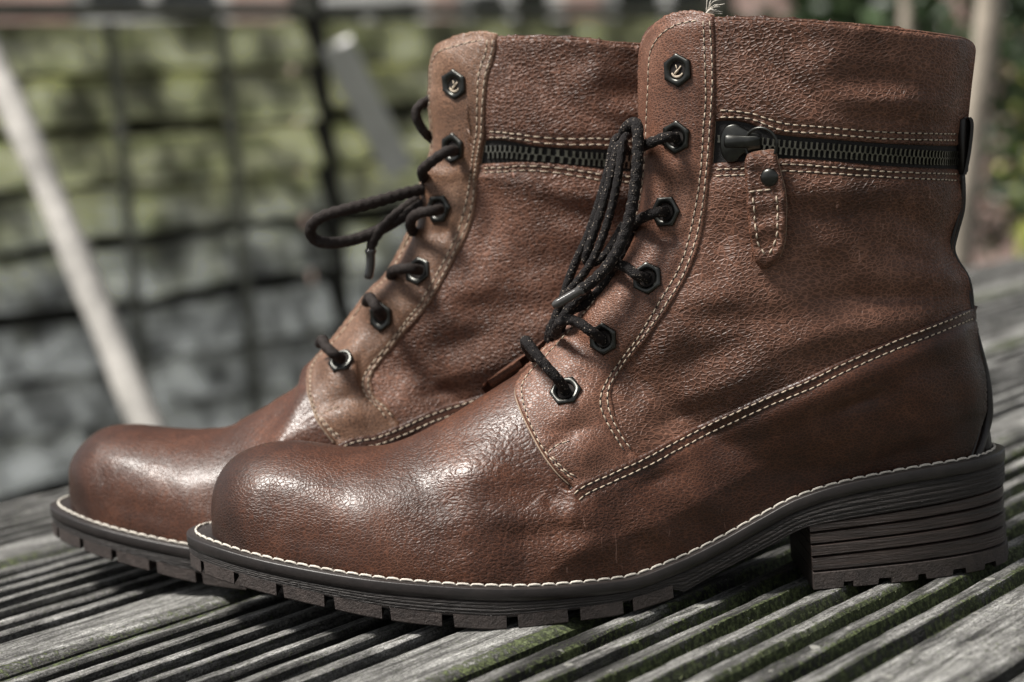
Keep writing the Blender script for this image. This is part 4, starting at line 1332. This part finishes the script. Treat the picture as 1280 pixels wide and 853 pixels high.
# ------------------------------------------------------------------ assemble the two boots
BACK_T = np.array([-0.0768, 0.0911]); BACK_R = -0.1121
def to_back_local(p):
    c, s = math.cos(-BACK_R), math.sin(-BACK_R)
    x, y = p[0] - BACK_T[0], p[1] - BACK_T[1]
    return np.array([c * x - s * y, s * x + c * y, p[2]])
def back_ray_local(px, py, ylocal):
    """point on the back boot's local plane y = ylocal (cm) seen at a photo pixel"""
    o = to_back_local(CAM); q = to_back_local(CAM + ray(px, py)); d = q - o
    return (o + d * ((ylocal / 100 - o[1]) / d[1])) * 100
PAIRS = [((847, 88), (571, 108)), ((845, 172), (568, 187)), ((832, 265), (551, 262)), ((809, 348), (525, 338)), ((754, 424), (479, 395)), ((707, 489), (429, 448)),
         ((712, 608), (418, 556)), ((646, 491), (386, 468)), ((850, 14), (590, 40)), ((893, 18), (622, 42)), ((895, 150), (608, 165)), ((897, 180), (607, 192)), ((803, 120), (541, 120)), ((800, 235), (530, 235)),
         ((770, 325), (502, 325)), ((885, 263), (600, 245)), ((853, 363), (558, 352)), ((766, 487), (468, 470)), ((797, 570), (500, 530)),
         ((1000, 21), (720, 44)), ((808, 50), (546, 66)), ((832, 20), (565, 46)), ((803, 75), (541, 88)), ((1100, 30), (790, 50)), ((693, 590), (404, 538)), ((661, 535), (388, 500)), ((360, 554), (158, 533)), ((262, 640), (84, 612)), ((266, 605), (86, 578)), ((475, 558), (272, 536)), ((545, 530), (325, 512)), ((600, 496), (365, 487)), ((680, 436), (410, 432)), ((1035, 188), (760, 200))]
rx, dx = [], []
for (a, b) in PAIRS:
    p, n, ok = cast(*a)
    yl = p[1]
    q = back_ray_local(b[0], b[1], yl)
    rx.append((p[0], p[2])); dx.append((q[0] - p[0], q[2] - p[2]))
for x in (-13, -10, -6, -2, 2, 6, 10, 14, 18):
    rx.append((x, float(zw(x)) - 0.3)); dx.append((0, 0))
for x, z in ((18, 8), (18, 13), (18, 20), (14, 21), (15, 12)):
    rx.append((x, z)); dx.append((dx[-10][0] if False else 0.0, 0.3))
rx, dx = np.array(rx), np.array(dx)
def warp(V):
    V = np.array(V, float)
    Q = V[:, [0, 2]]
    D2 = ((Q[:, None, :] - rx[None]) ** 2).sum(-1)
    W = 1 / (D2 + 0.35) ** 2.0
    d = (W[:, :, None] * dx[None]).sum(1) / W.sum(1)[:, None]
    # the sole stays as it is
    k = np.clip((V[:, 2] - zw(V[:, 0]) - 0.1) / 2.0, 0, 1); k = k * k * (3 - 2 * k)
    d = d * k[:, None]
    V[:, 0] += d[:, 0]; V[:, 2] += d[:, 1]
    return V

ZC = [(c2(x, y)[0][0], c2(x, y)[0][2]) for x, y in ((900, 179), (940, 181), (975, 184), (1035, 188), (1100, 193), (1180, 198))]
def close_lips(V):
    """the rear boot's zip is done up: its lips run parallel to the teeth"""
    V = np.array(V, float)
    zc_ = interp(V[:, 0], ZC); k = interp(V[:, 0], [(8.3, .46), (9.2, .46), (11.6, 0), (30, 0)]) * (V[:, 0] > 7.4)
    dz = V[:, 2] - zc_
    V[:, 2] -= dz * k * np.exp(-(dz / 1.7) ** 2)
    return V

def assemble(back):
    root = empty('boot', (BACK_T[0], BACK_T[1], 0) if back else (0, 0, 0),
                 'rear boot of the pair, tan lace facing, a lace loop sticking out to the left' if back
                 else 'front brown leather boot in sharp focus with zip slider and leather pull tab', 'boot', 'pair of boots on the deck', rz=BACK_R if back else 0.0)
    objs = {}
    for k, p in enumerate(ALL):
        if back and p['name'] in ('zip_slider', 'slider_bridge', 'pull_ring', 'zip_pull', 'rivet', 'loose_thread') or (back and p['parent'] is not None):
            continue
        V = p['V']
        if back:
            V = close_lips(V) if p['name'] not in ('zip_teeth', 'zip_tape') else V
            V = warp(V)
        mats = list(p['mat'])
        if back and p['name'] == 'eyelet_facing':
            mats[0] = MAT['facing_tan']
        par = root if p['parent'] is None else objs[p['parent']]
        o = mk(p['name'], V, p['F'], mats, par, p['smooth'], 0.01, p['idx'])
        if p['kind']: o['kind'] = p['kind']
        objs[k] = o
        if p['mirror']:
            Vm = p['V'].copy(); Vm[:, 1] = 2 * yc(Vm[:, 0]) - Vm[:, 1]
            if back: Vm = warp(close_lips(Vm) if p['name'] not in ('zip_teeth', 'zip_tape') else Vm)
            o2 = mk(p['name'], Vm, [f[::-1] for f in p['F']], mats, root, p['smooth'], 0.01, p['idx'])
            if p['kind']: o2['kind'] = p['kind']
        if p['name'] == 'upper':
            # inside of the shaft gets the lining
            me = o.data
            for f in me.polygons:
                c = np.array(f.center) * 100; n = f.normal
                if c[2] > 13 and 7 < c[0] < 17.2 and abs(c[1]) < 3.9 and ((n.y > 0.3) == (c[1] < 0)) and abs(n.y) > .3:
                    f.material_index = 1
    return root
front = assemble(False)
backb = assemble(True)

# ------------------------------------------------------------------ laces
def braid(P, r, parent, mat='lace', name='lace', step=0.0006):
    P = np.array(P, float)
    L = plen(P); n = max(8, int(L / step))
    P = spline(P, n)
    K = 2 * math.pi / 0.0040
    ds = L / n
    def rf(i, phi):
        s = i * ds
        a = np.sin(K * s + 2 * phi); b = np.sin(K * s - 2 * phi)
        return 1 + 0.10 * np.maximum(a, b)
    V, F = tube(P, r, 14, rf)
    inv = parent.matrix_basis.inverted() if parent else Matrix()
    V = [tuple(inv @ Vector(v)) for v in V]
    o = mk(name, V, F, MAT[mat], parent)
    return o
def W(pts):
    """(px, py, world y in cm) -> metres"""
    return [at_y(x, y, yy / 100) for x, y, yy in pts]
def surf_y(px, py):
    a, n = c2(px, py)
    return a[1] if a is not None else -1.5

bpy.context.view_layer.update()
def eye_lace(k, path, r, parent=front, mat='lace'):
    a, n, rt, up = EYEC[k]
    s0 = (a - n * 0.25) * 0.01; s1 = (a + n * 0.10) * 0.01
    return braid([s0, s1] + W(path), r, parent, mat)
ey = [EYEC[k][0][1] for k in range(6)]
eye_lace(1, [(832, 172, ey[1] - .55), (815, 178, ey[1] - .25), (802, 184, ey[1] + .5), (795, 190, ey[1] + 1.4)], 0.0019)
eye_lace(2, [(820, 266, ey[2] - .5), (806, 271, ey[2] - .2), (796, 277, ey[2] + .4), (788, 284, ey[2] + 1.4)], 0.0019)
eye_lace(3, [(797, 345, ey[3] - .5), (785, 336, ey[3] - .35), (772, 331, ey[3] + .0), (764, 336, ey[3] + .8), (762, 346, ey[3] + 1.6)], 0.0019)
eye_lace(4, [(738, 414, ey[4] - .5), (722, 403, ey[4] - .35), (708, 400, ey[4] - .1), (698, 406, ey[4] + .3), (694, 418, ey[4] + 1.2)], 0.0019)
eye_lace(5, [(697, 474, ey[5] - .5), (680, 455, ey[5] - .45), (664, 435, ey[5] - .1), (657, 426, ey[5] + .3), (659, 436, ey[5] + 1.2), (668, 448, ey[5] + 1.8)], 0.0019)
# hanging bow of the front boot
braid(W([(778, 176, 0), (782, 162, -1.2), (792, 154, -2.2), (797, 162, -2.7), (797, 200, -2.9), (793, 240, -2.9), (786, 275, -2.9), (776, 305, -2.9), (760, 332, -2.8), (741, 352, -2.7), (727, 362, -2.6)]), 0.0021, front)
ag = W([(729, 361, -2.6), (712, 371, -2.5), (691, 383, -2.4)])
V, F = tube(spline(ag, 14), np.array([.0023] * 2 + [.0018] * 10 + [.0016, .0010]), 12)
mk('lace_tip', V, F, MAT['aglet'], front)
braid(W([(784, 190, -.8), (777, 180, -1.4), (771, 188, -1.8), (765, 215, -1.9), (755, 252, -1.9), (744, 286, -1.9), (735, 312, -1.8), (733, 326, -1.6), (743, 328, -1.4), (757, 318, -1.2), (770, 298, -1.1), (780, 280, -.9)]), 0.0016, front)
braid(W([(782, 178, -.8), (772, 172, -1.0), (766, 185, -1.2), (761, 210, -1.3), (750, 250, -1.3), (735, 295, -1.2), (721, 325, -1.0), (711, 350, -.9), (702, 378, -.8), (694, 398, -.7), (689, 420, -.4), (690, 440, .3)]), 0.0016, front)
braid(W([(788, 290, -1.0), (772, 330, -1.3), (758, 352, -1.4), (742, 372, -1.3), (722, 384, -1.0), (702, 393, -.8), (690, 408, -.5), (686, 424, .2)]), 0.0019, front)
braid(W([(735, 362, -1.6), (718, 378, -1.3), (705, 396, -1.0), (700, 412, -.5)]), 0.0019, front)

braid(W([(786, 168, -1.6), (779, 176, -2.0), (776, 196, -2.2), (772, 225, -2.3), (764, 262, -2.2), (752, 300, -2.1), (738, 330, -1.9), (722, 352, -1.6), (706, 372, -1.2), (698, 392, -.8)]), 0.0015, front)
# back boot laces (world y of its facing)
def byw(px, py, yl):
    """world y in cm of a back boot point at local y"""
    q = back_ray_local(px, py, yl) / 100
    c, s = math.cos(BACK_R), math.sin(BACK_R)
    return (s * q[0] + c * q[1] + BACK_T[1]) * 100
for path in ([(568, 189, -3.0), (560, 189, -3.6), (548, 196, -3.5), (535, 206, -3.2), (528, 214, -2.6), (530, 224, -1.6)],
             [(550, 262, -2.9), (540, 264, -3.5), (526, 266, -3.4), (516, 272, -2.9), (513, 282, -2.3), (516, 290, -1.6)],
             [(524, 338, -2.8), (514, 336, -3.4), (502, 336, -3.3), (491, 339, -2.7), (489, 345, -2.0)],
             [(478, 396, -3.0), (472, 387, -3.5), (466, 377, -3.3), (462, 372, -2.6), (458, 378, -2.0)],
             [(427, 449, -3.0), (418, 443, -3.5), (408, 434, -3.2), (403, 425, -2.6), (400, 430, -1.8)]):
    braid(W([(x, y, byw(x, y, yl)) for x, y, yl in path]), 0.0021, backb, 'lace_brown')
def bw(path):
    return W([(x, y, byw(x, y, yl)) for x, y, yl in path])
braid(bw([(545, 228, -1.0), (530, 236, -1.6), (505, 242, -2.2), (470, 252, -2.8), (432, 262, -3.2), (405, 270, -3.2), (391, 280, -3.0), (388, 292, -2.8), (396, 301, -2.6), (415, 304, -2.6), (445, 299, -2.5), (478, 286, -2.2), (505, 270, -1.9), (528, 256, -1.5), (545, 246, -1.0)]), 0.0023, backb, 'lace_brown')
braid(bw([(540, 240, -.9), (520, 250, -1.2), (503, 262, -1.8), (488, 275, -2.2), (474, 290, -2.4), (465, 305, -2.4), (463, 314, -2.4)]), 0.0020, backb, 'lace_brown')
V, F = tube(spline(bw([(463, 312, -2.4), (463, 330, -2.4), (460, 349, -2.4)]), 12), [.0024] * 2 + [.0019] * 9 + [.0013], 12)
inv = backb.matrix_basis.inverted()
mk('lace_tip', [tuple(inv @ Vector(v)) for v in V], F, MAT['aglet'], backb)
braid(bw([(548, 118, 0), (538, 124, -.6), (525, 132, -1.0), (520, 142, -1.1), (524, 155, -1.0), (533, 168, -.8), (545, 178, 0)]), 0.0019, backb, 'lace_brown')
# tongue edge of both boots
def tongue(root, pts, back=False):
    P = [p for p in (bw(pts) if back else W(pts))]
    P = spline(P, 40)
    V = []
    for i, p in enumerate(P):
        k = math.sin(math.pi * i / 39) ** .4
        V += [p, p + np.array([0.0015, -0.0003, 0.0008]), p + np.array([0.004, 0.012, 0.002 * k]), p + np.array([0.003, 0.012, -0.006])]
    F = [(i * 4 + j, i * 4 + (j + 1) % 4, (i + 1) * 4 + (j + 1) % 4, (i + 1) * 4 + j) for i in range(39) for j in range(4)]
    inv = root.matrix_basis.inverted()
    return mk('tongue', [tuple(inv @ Vector(v)) for v in V], F, MAT['facing'], root)
# the far edge of the facing on the front boot, seen past the vamp
braid_ = tongue(front, [(602, 486, 2.0), (606, 478, 1.8), (625, 465, 1.5), (648, 450, 1.2), (672, 432, 1.0), (695, 408, .8), (720, 378, .7)])

# ------------------------------------------------------------------ garden behind the deck
GZ = -0.62
def ground_mat():
    m, nt, bs = new_mat('dark_garden_soil')
    v = coords(nt)
    f = tex_noise(nt, v, 3.0, 8, 0.7)
    g = tex_noise(nt, v, 40.0, 5, 0.7)
    c = ramp(nt, f, [(0.35, (0.018, 0.014, 0.010)), (0.5, (0.035, 0.035, 0.020)), (0.65, (0.03, 0.05, 0.015))])
    c = mix(nt, 0.6, c, ramp(nt, g, [(0.3, g3(0.4)), (0.7, g3(1.3))]), 'MULTIPLY')
    nt.links.new(c, bs.inputs['Base Color']); bs.inputs['Roughness'].default_value = 0.95
    nt.links.new(bump(nt, g, 1.0, 0.02), bs.inputs['Normal'])
    return m
gv = [(x, y, 0.02 * noise.noise(Vector((x, y, 0)))) for x in np.linspace(-150, 150, 61) for y in np.linspace(-150, 150, 61)]
gf = [(i * 61 + j, (i + 1) * 61 + j, (i + 1) * 61 + j + 1, i * 61 + j + 1) for i in range(60) for j in range(60)]
gr = mk('ground', gv, gf, ground_mat()); gr.location = (0, 0, GZ); gr['kind'] = 'structure'

def fence_mat():
    m, nt, bs = new_mat('mossy_fence_wood')
    tc = nt.nodes.new('ShaderNodeTexCoord')
    geo = nt.nodes.new('ShaderNodeNewGeometry')
    sp = nt.nodes.new('ShaderNodeSeparateXYZ'); nt.links.new(geo.outputs['Position'], sp.inputs[0])
    mp = nt.nodes.new('ShaderNodeMapping'); mp.inputs['Scale'].default_value = (1, 1, 1); nt.links.new(geo.outputs['Position'], mp.inputs[0])
    v = mp.outputs[0]
    mp2 = nt.nodes.new('ShaderNodeMapping'); mp2.inputs['Scale'].default_value = (0.25, 0.25, 2.2); nt.links.new(geo.outputs['Position'], mp2.inputs[0])
    streak = tex_noise(nt, mp2.outputs[0], 22, 6, 0.7)
    blotch = tex_noise(nt, v, 9, 5, 0.65)
    grey = ramp(nt, streak, [(0.30, (0.26, 0.27, 0.25)), (0.42, (0.55, 0.56, 0.54)), (0.55, (0.80, 0.81, 0.79)), (0.66, (0.86, 0.86, 0.85))])
    green = ramp(nt, streak, [(0.30, (0.18, 0.19, 0.08)), (0.42, (0.48, 0.50, 0.25)), (0.55, (0.78, 0.77, 0.48)), (0.66, (0.86, 0.84, 0.66))])
    zf = nt.nodes.new('ShaderNodeMapRange'); zf.inputs[1].default_value = -0.06; zf.inputs[2].default_value = 0.14
    nt.links.new(mth(nt, 'ADD', sp.outputs[2], mth(nt, 'MULTIPLY', mth(nt, 'SUBTRACT', blotch, 0.5), 0.5)), zf.inputs[0])
    c = mix(nt, zf.outputs[0], grey, green)
    patch = tex_noise(nt, v, 8, 5, 0.6)
    c = mix(nt, 1.0, c, ramp(nt, patch, [(0.36, g3(0.2)), (0.48, g3(0.85)), (0.60, g3(2.2))]), 'MULTIPLY')
    nt.links.new(c, bs.inputs['Base Color']); bs.inputs['Roughness'].default_value = 0.6
    nt.links.new(bump(nt, streak, 1.0, 0.006), bs.inputs['Normal'])
    return m
MAT['fence'] = fence_mat()
MAT['post'] = simple('stained_post_gap_shade', (0.025, 0.023, 0.019), 0.8, bscale=30, bdist=0.004, var=0.5, vscale=20)  # also colours the sheet that darkens the slat gaps
MAT['batten'] = simple('weathered_batten', (0.20, 0.20, 0.17), 0.75, bscale=40, bdist=0.003, var=0.6, vscale=14)
F0 = np.array([-0.60, 2.90]); FD = DU; FN = np.array([DU[1], -DU[0]])      # fence line and its face towards the boots
def fence_s(px):
    """distance along the fence of the point seen in photo column px at camera height"""
    d = ray(px, 200)
    A = np.array([[FD[0], -d[0]], [FD[1], -d[1]]]); b = CAM[:2] - F0
    return float(np.linalg.solve(A, b)[0])
FTOP = 0.43
s_a, s_p, s_b = fence_s(-260), fence_s(400), fence_s(905)
def fence_panel(s0, s1, label, battens, seed):
    root = empty('fence', (F0[0] + FD[0] * s0, F0[1] + FD[1] * s0, GZ), label, 'fence', 'lapped timber fence panels', rz=DA)
    Lp = s1 - s0
    pitch = 0.096; nrow = int((FTOP - GZ) / pitch)
    R_ = random.Random(seed)
    for r in range(nrow):
        z0 = (FTOP - GZ) - pitch * (r + 1) + R_.uniform(-.012, .012)
        n = 26; V = []
        for i in range(n + 1):
            x = Lp * i / n
            wv = 0.020 * noise.noise(Vector((x * 2.4, r * 7.7, seed))) + 0.008 * noise.noise(Vector((x * 11, r * 3.1, seed)))
            # bottom edge forward (towards -y local = the deck), top edge back
            V += [(x, -0.030, z0 + 0.014 + wv), (x, -0.018, z0 + 0.012 + wv), (x, 0.006, z0 + pitch - 0.004 + wv * .4), (x, -0.006, z0 + pitch - 0.002 + wv * .4)]
        F = [(i * 4 + j, i * 4 + (j + 1) % 4, (i + 1) * 4 + (j + 1) % 4, (i + 1) * 4 + j) for i in range(n) for j in range(4)] + [(3, 2, 1, 0), (4 * n, 4 * n + 1, 4 * n + 2, 4 * n + 3)]
        mk('slat', V, F, MAT['fence'], root, False)
    mb = MB(); mb.box((Lp / 2, 0.045, (FTOP - GZ) / 2), (Lp, 0.02, FTOP - GZ - 0.01)); mb.build('gap_shade_sheet', MAT['post'], root, False)  # added dark sheet, stands for the shade behind the slats
    for bx in battens:
        mb = MB(); mb.box((bx - s0, -0.048, (FTOP - GZ) / 2), (0.014, 0.012, FTOP - GZ - 0.02)); mb.build('batten', MAT['batten'], root, False)
    mb = MB(); mb.box((Lp / 2, -0.01, FTOP - GZ + 0.012), (Lp, 0.07, 0.02)); mb.build('capping', MAT['batten'], root, False)
    return root
fence_panel(s_a, s_p - 0.025, 'mossy lapped fence panel at left, behind the rear boot toe', [fence_s(128), fence_s(268)], 3)
fence_panel(s_p + 0.025, s_b + 0.02, 'grey lapped fence panel behind the rear boot shaft', [fence_s(700)], 8)
def post(s, label, h=FTOP + 0.12):
    mb = MB(); mb.box((0, 0, (h - GZ) / 2), (0.045, 0.045, h - GZ)); mb.box((0, 0, h - GZ + 0.012), (0.075, 0.075, 0.02))
    o = mb.build('fence_post', MAT['post'], None, False); o.location = (F0[0] + FD[0] * s, F0[1] + FD[1] * s, GZ); o.rotation_euler = (0, 0, DA)
    tag(o, label, 'post', 'fence posts')
post(s_p, 'dark fence post between the two lapped panels')
post(s_b + 0.05, 'dark fence post at the far end, behind the front boot')

def pole(name, p0, p1, r0, r1, mat, label, cat, wob=0.006, flat=False):
    P = [p0 + (p1 - p0) * t + np.array([noise.noise(Vector((t * 4, 1, r0 * 99))), 0, noise.noise(Vector((t * 4, 7, 2)))]) * wob for t in np.linspace(0, 1, 24)]
    if flat:
        u = (p1 - p0) / np.linalg.norm(p1 - p0); w = np.cross(u, (0, 1.0, 0)); w /= np.linalg.norm(w); t_ = np.cross(u, w)
        mb = MB(); mb.box((p0 + p1) / 2, (np.linalg.norm(p1 - p0), r0 * 2, 0.022), np.stack([u, w, t_], -1)); o = mb.build(name, mat, None, False)
    else:
        V, F = tube(P, np.linspace(r0, r1, 24) * (1 + 0.08 * np.sin(np.arange(24) * 1.7)), 12)
        o = mk(name, V, F, mat)
    tag(o, label, cat)
    return o
MAT['pale_pole'] = simple('pale_weathered_pole', (0.50, 0.475, 0.44), 0.7, bscale=60, bdist=0.002, var=0.45, vscale=18)
a0, a1 = at_y(-60, -45, 1.95), at_y(187, 535, 1.75)
d_ = (a1 - a0) / np.linalg.norm(a1 - a0)
a1 = a1 + d_ * ((a1[2] - GZ) / -d_[2])
pole('garden_stake', a0, a1, 0.018, 0.021, MAT['pale_pole'], 'long pale wooden stake leaning in front of the fence at far left', 'stake')
def on_fence(px, py, off):
    d = ray(px, py); n = np.array([FN[0], FN[1], 0.0])
    return CAM + d * ((off - (CAM - np.array([F0[0], F0[1], 0.0])) @ n) / (d @ n))
b0_, b1_ = on_fence(420, 56, 0.062), on_fence(500, 214, 0.062)
MAT['pale_plank'] = simple('bleached_plank', (0.82, 0.81, 0.79), 0.6, var=0.15, vscale=18)
pole('timber_offcut', b0_, b1_, 0.030, 0.030, MAT['pale_plank'], 'short pale plank fixed slanting across the fence above the lace loop', 'plank', flat=True)

# leafy shrubs: stems and many small leaves
def leaf_mat(name, a, b, c):
    m, nt, bs = new_mat(name)
    oi = nt.nodes.new('ShaderNodeNewGeometry')
    f = tex_noise(nt, oi.outputs['Position'], 6, 4, 0.6)
    g = nt.nodes.new('ShaderNodeTexWhiteNoise'); nt.links.new(oi.outputs['Random Per Island'], g.inputs['Vector'])
    col = ramp(nt, mth(nt, 'MULTIPLY_ADD', oi.outputs['Random Per Island'], 0.5, mth(nt, 'MULTIPLY', f, 0.6)), [(0.25, a), (0.55, b), (0.85, c)])
    nt.links.new(col, bs.inputs['Base Color']); bs.inputs['Roughness'].default_value = 0.45
    bs.inputs['Subsurface Weight'].default_value = 0.0
    return m
MAT['leaf_dark'] = leaf_mat('dark_green_leaf', (0.010, 0.022, 0.008), (0.028, 0.052, 0.018), (0.06, 0.10, 0.035))
MAT['leaf_yellow'] = leaf_mat('yellow_green_leaf', (0.10, 0.12, 0.02), (0.26, 0.29, 0.06), (0.45, 0.46, 0.14))
MAT['bark'] = simple('bark', (0.10, 0.085, 0.07), 0.85, bscale=40, bdist=0.004, var=0.5, vscale=20)
MAT['bark_pale'] = simple('pale_bark', (0.36, 0.31, 0.25), 0.8, bscale=40, bdist=0.004, var=0.45, vscale=14)
def leaves(n, centre, rads, size, seed, lobes=7):
    R_ = np.random.default_rng(seed)
    cs = R_.normal(size=(lobes, 3)) * np.array(rads) * 0.45; cr = R_.uniform(.35, .7, lobes)
    V = np.zeros((n * 4, 3)); F = []
    for i in range(n):
        k = R_.integers(lobes); d = R_.normal(size=3); d /= np.linalg.norm(d)
        p = np.array(centre) + cs[k] + d * cr[k] * np.array(rads) * R_.uniform(.4, 1.0)
        u = R_.normal(size=3); u /= np.linalg.norm(u); w = np.cross(u, R_.normal(size=3)); w /= np.linalg.norm(w)
        s_ = size * R_.uniform(.6, 1.3)
        V[i * 4:i * 4 + 4] = [p - u * s_, p + w * s_ * .42, p + u * s_, p - w * s_ * .42]
        F.append((i * 4, i * 4 + 1, i * 4 + 2, i * 4 + 3))
    return V, F
def shrub(x, y, h, rads, n, size, mat, label, seed, cat='shrub'):
    root = empty('garden_shrub', (x, y, GZ), label, cat, 'shrubs beyond the deck')
    V, F = leaves(n, (0, 0, h * 0.55), rads, size, seed); o = mk('foliage', V, F, MAT[mat], root, False)
    R_ = random.Random(seed); mb = MB()
    for k in range(6):
        e = np.array([R_.uniform(-.6, .6) * rads[0], R_.uniform(-.5, .5) * rads[1], h * R_.uniform(.6, .95)])
        V, F = tube(spline([(R_.uniform(-.05, .05), R_.uniform(-.05, .05), -0.02), e * np.array([.35, .35, .5]), e], 10), np.linspace(.02, .006, 10), 6); mb.add(V, F)
    mb.build('stems', MAT['bark'], root)
shrub(1.35, 3.1, 1.25, (0.55, 0.5, 0.62), 6500, 0.028, 'leaf_dark', 'dark green shrub just right of the front boot', 21)
shrub(1.75, 4.6, 1.9, (0.55, 0.6, 0.75), 5000, 0.040, 'leaf_yellow', 'yellow-green bush at the top right corner', 22)
shrub(0.75, 5.6, 1.35, (0.9, 0.6, 0.7), 7000, 0.04, 'leaf_dark', 'dark hedge bush above the front boot rim', 23)
shrub(2.6, 5.4, 1.9, (1.0, 0.8, 1.0), 8000, 0.045, 'leaf_dark', 'large dark bush furthest right beyond the tree', 24)
# slim tree at the right
def tree(pxs, y, r, label, seed, crown_c, mat='leaf_yellow'):
    P = [at_y(px, py, y) for px, py in pxs]
    d = (P[-1] - P[-2]) / np.linalg.norm(P[-1] - P[-2]); P.append(P[-1] + d * ((P[-1][2] - GZ) / -d[2]) * 1.02)
    P = P[::-1]
    base = P[0]; up_ = P[-1] + (P[-1] - P[-2]) / np.linalg.norm(P[-1] - P[-2]) * 0.9
    C = spline(P + [up_], 30) - base
    root = empty('slim_tree', tuple(base), label, 'tree', None)
    V, F = tube(C, np.linspace(r * 1.15, r * .55, 30), 12); mk('trunk', V, F, MAT['bark_pale'], root)
    R_ = random.Random(seed); mb = MB()
    for k in range(5):
        a = C[22 + k]; e = a + np.array([R_.uniform(-.35, .35), R_.uniform(-.3, .3), R_.uniform(.25, .5)])
        V, F = tube(spline([a, (a + e) / 2 + np.array([0, 0, .03]), e], 8), np.linspace(r * .4, r * .12, 8), 6); mb.add(V, F)
    mb.build('limbs', MAT['bark_pale'], root)
    V, F = leaves(2500, C[-1] + np.array([0, 0, .15]), (.5, .5, .4), .035, seed); mk('crown', V, F, MAT[mat], root, False)
tree([(1240, -30), (1232, 60), (1215, 160), (1203, 262)], 2.0, 0.021, 'slim pale tree leaning beside the front boot heel', 31, None)
tree([(1136, -60), (1135, 20), (1131, 120)], 2.9, 0.017, 'thin pale sapling trunk behind the front boot collar', 32, None)

# neighbouring brick house seen over the fence
def brick_mat():
    m, nt, bs = new_mat('pink_brick')
    v = coords(nt)
    sep = nt.nodes.new('ShaderNodeSeparateXYZ'); nt.links.new(v, sep.inputs[0])
    cb = nt.nodes.new('ShaderNodeCombineXYZ'); nt.links.new(sep.outputs[0], cb.inputs[0]); nt.links.new(sep.outputs[2], cb.inputs[1])
    br = nt.nodes.new('ShaderNodeTexBrick'); br.inputs['Scale'].default_value = 4.4
    br.inputs['Color1'].default_value = (0.68, 0.48, 0.42, 1); br.inputs['Color2'].default_value = (0.58, 0.36, 0.31, 1); br.inputs['Mortar'].default_value = (0.45, 0.42, 0.38, 1)
    nt.links.new(cb.outputs[0], br.inputs['Vector']); nt.links.new(br.outputs['Color'], bs.inputs['Base Color']); bs.inputs['Roughness'].default_value = 0.9
    return m
MAT['brick'] = brick_mat(); MAT['white'] = simple('white_paint', (0.78, 0.77, 0.75), 0.5); MAT['glass'] = simple('dark_window_glass', (0.02, 0.022, 0.028), 0.08)
MAT['roof'] = simple('grey_roof', (0.10, 0.09, 0.09), 0.8, var=0.4, vscale=10)
house = empty('brick_house', (-0.2, 9.5, GZ), 'pink brick house with white window frames seen over the fence', 'house')
mb = MB()
HX0, HX1, HH = -4.5, 3.2, 4.6
wins = [(-1.35, 0.75), (-0.35, 0.6), (0.32, 0.5), (1.05, 0.6), (2.0, 0.7)]
xs = [HX0]
for wx, ww in wins: xs += [wx - ww / 2, wx + ww / 2]
xs.append(HX1)
WZ0, WZ1 = 0.95, 2.3
for i in range(len(xs) - 1):
    c = (xs[i] + xs[i + 1]) / 2; w_ = xs[i + 1] - xs[i]
    if i % 2 == 0: mb.box((c, 0, HH / 2), (w_, 0.25, HH))
    else:
        mb.box((c, 0, WZ0 / 2), (w_, 0.25, WZ0)); mb.box((c, 0, (HH + WZ1) / 2), (w_, 0.25, HH - WZ1))
mb.box((0.5 * (HX0 + HX1), 3.0, HH / 2), (HX1 - HX0, 0.25, HH)); mb.box((HX0 + .12, 1.5, HH / 2), (0.25, 2.75, HH)); mb.box((HX1 - .12, 1.5, HH / 2), (0.25, 2.75, HH))
mb.build('wall', MAT['brick'], house, False)
for wx, ww in wins:
    mb = MB(); t_ = 0.07
    for x in (wx - ww / 2 + t_ / 2, wx + ww / 2 - t_ / 2, wx): mb.box((x, -0.06, (WZ0 + WZ1) / 2), (t_ if x != wx else .05, 0.08, WZ1 - WZ0))
    for z in (WZ0 + t_ / 2, WZ1 - t_ / 2, WZ0 + 0.55): mb.box((wx, -0.065, z), (ww - 2 * t_, 0.075, t_ * .8))
    w_ = mb.build('window', MAT['white'], house, False)
    mb = MB(); mb.box((wx, -0.02, (WZ0 + WZ1) / 2), (ww - .02, 0.012, WZ1 - WZ0 - .02)); mb.build('pane', MAT['glass'], w_, False)
mb = MB(); V = [(HX0 - .3, -.4, HH), (HX1 + .3, -.4, HH), (HX1 + .3, 3.5, HH), (HX0 - .3, 3.5, HH), (HX0 - .3, 1.5, HH + 1.5), (HX1 + .3, 1.5, HH + 1.5)]
mb.add(V, [(0, 1, 5, 4), (2, 3, 4, 5), (0, 4, 3), (1, 2, 5), (3, 2, 1, 0)]); mb.build('roof', MAT['roof'], house, False)
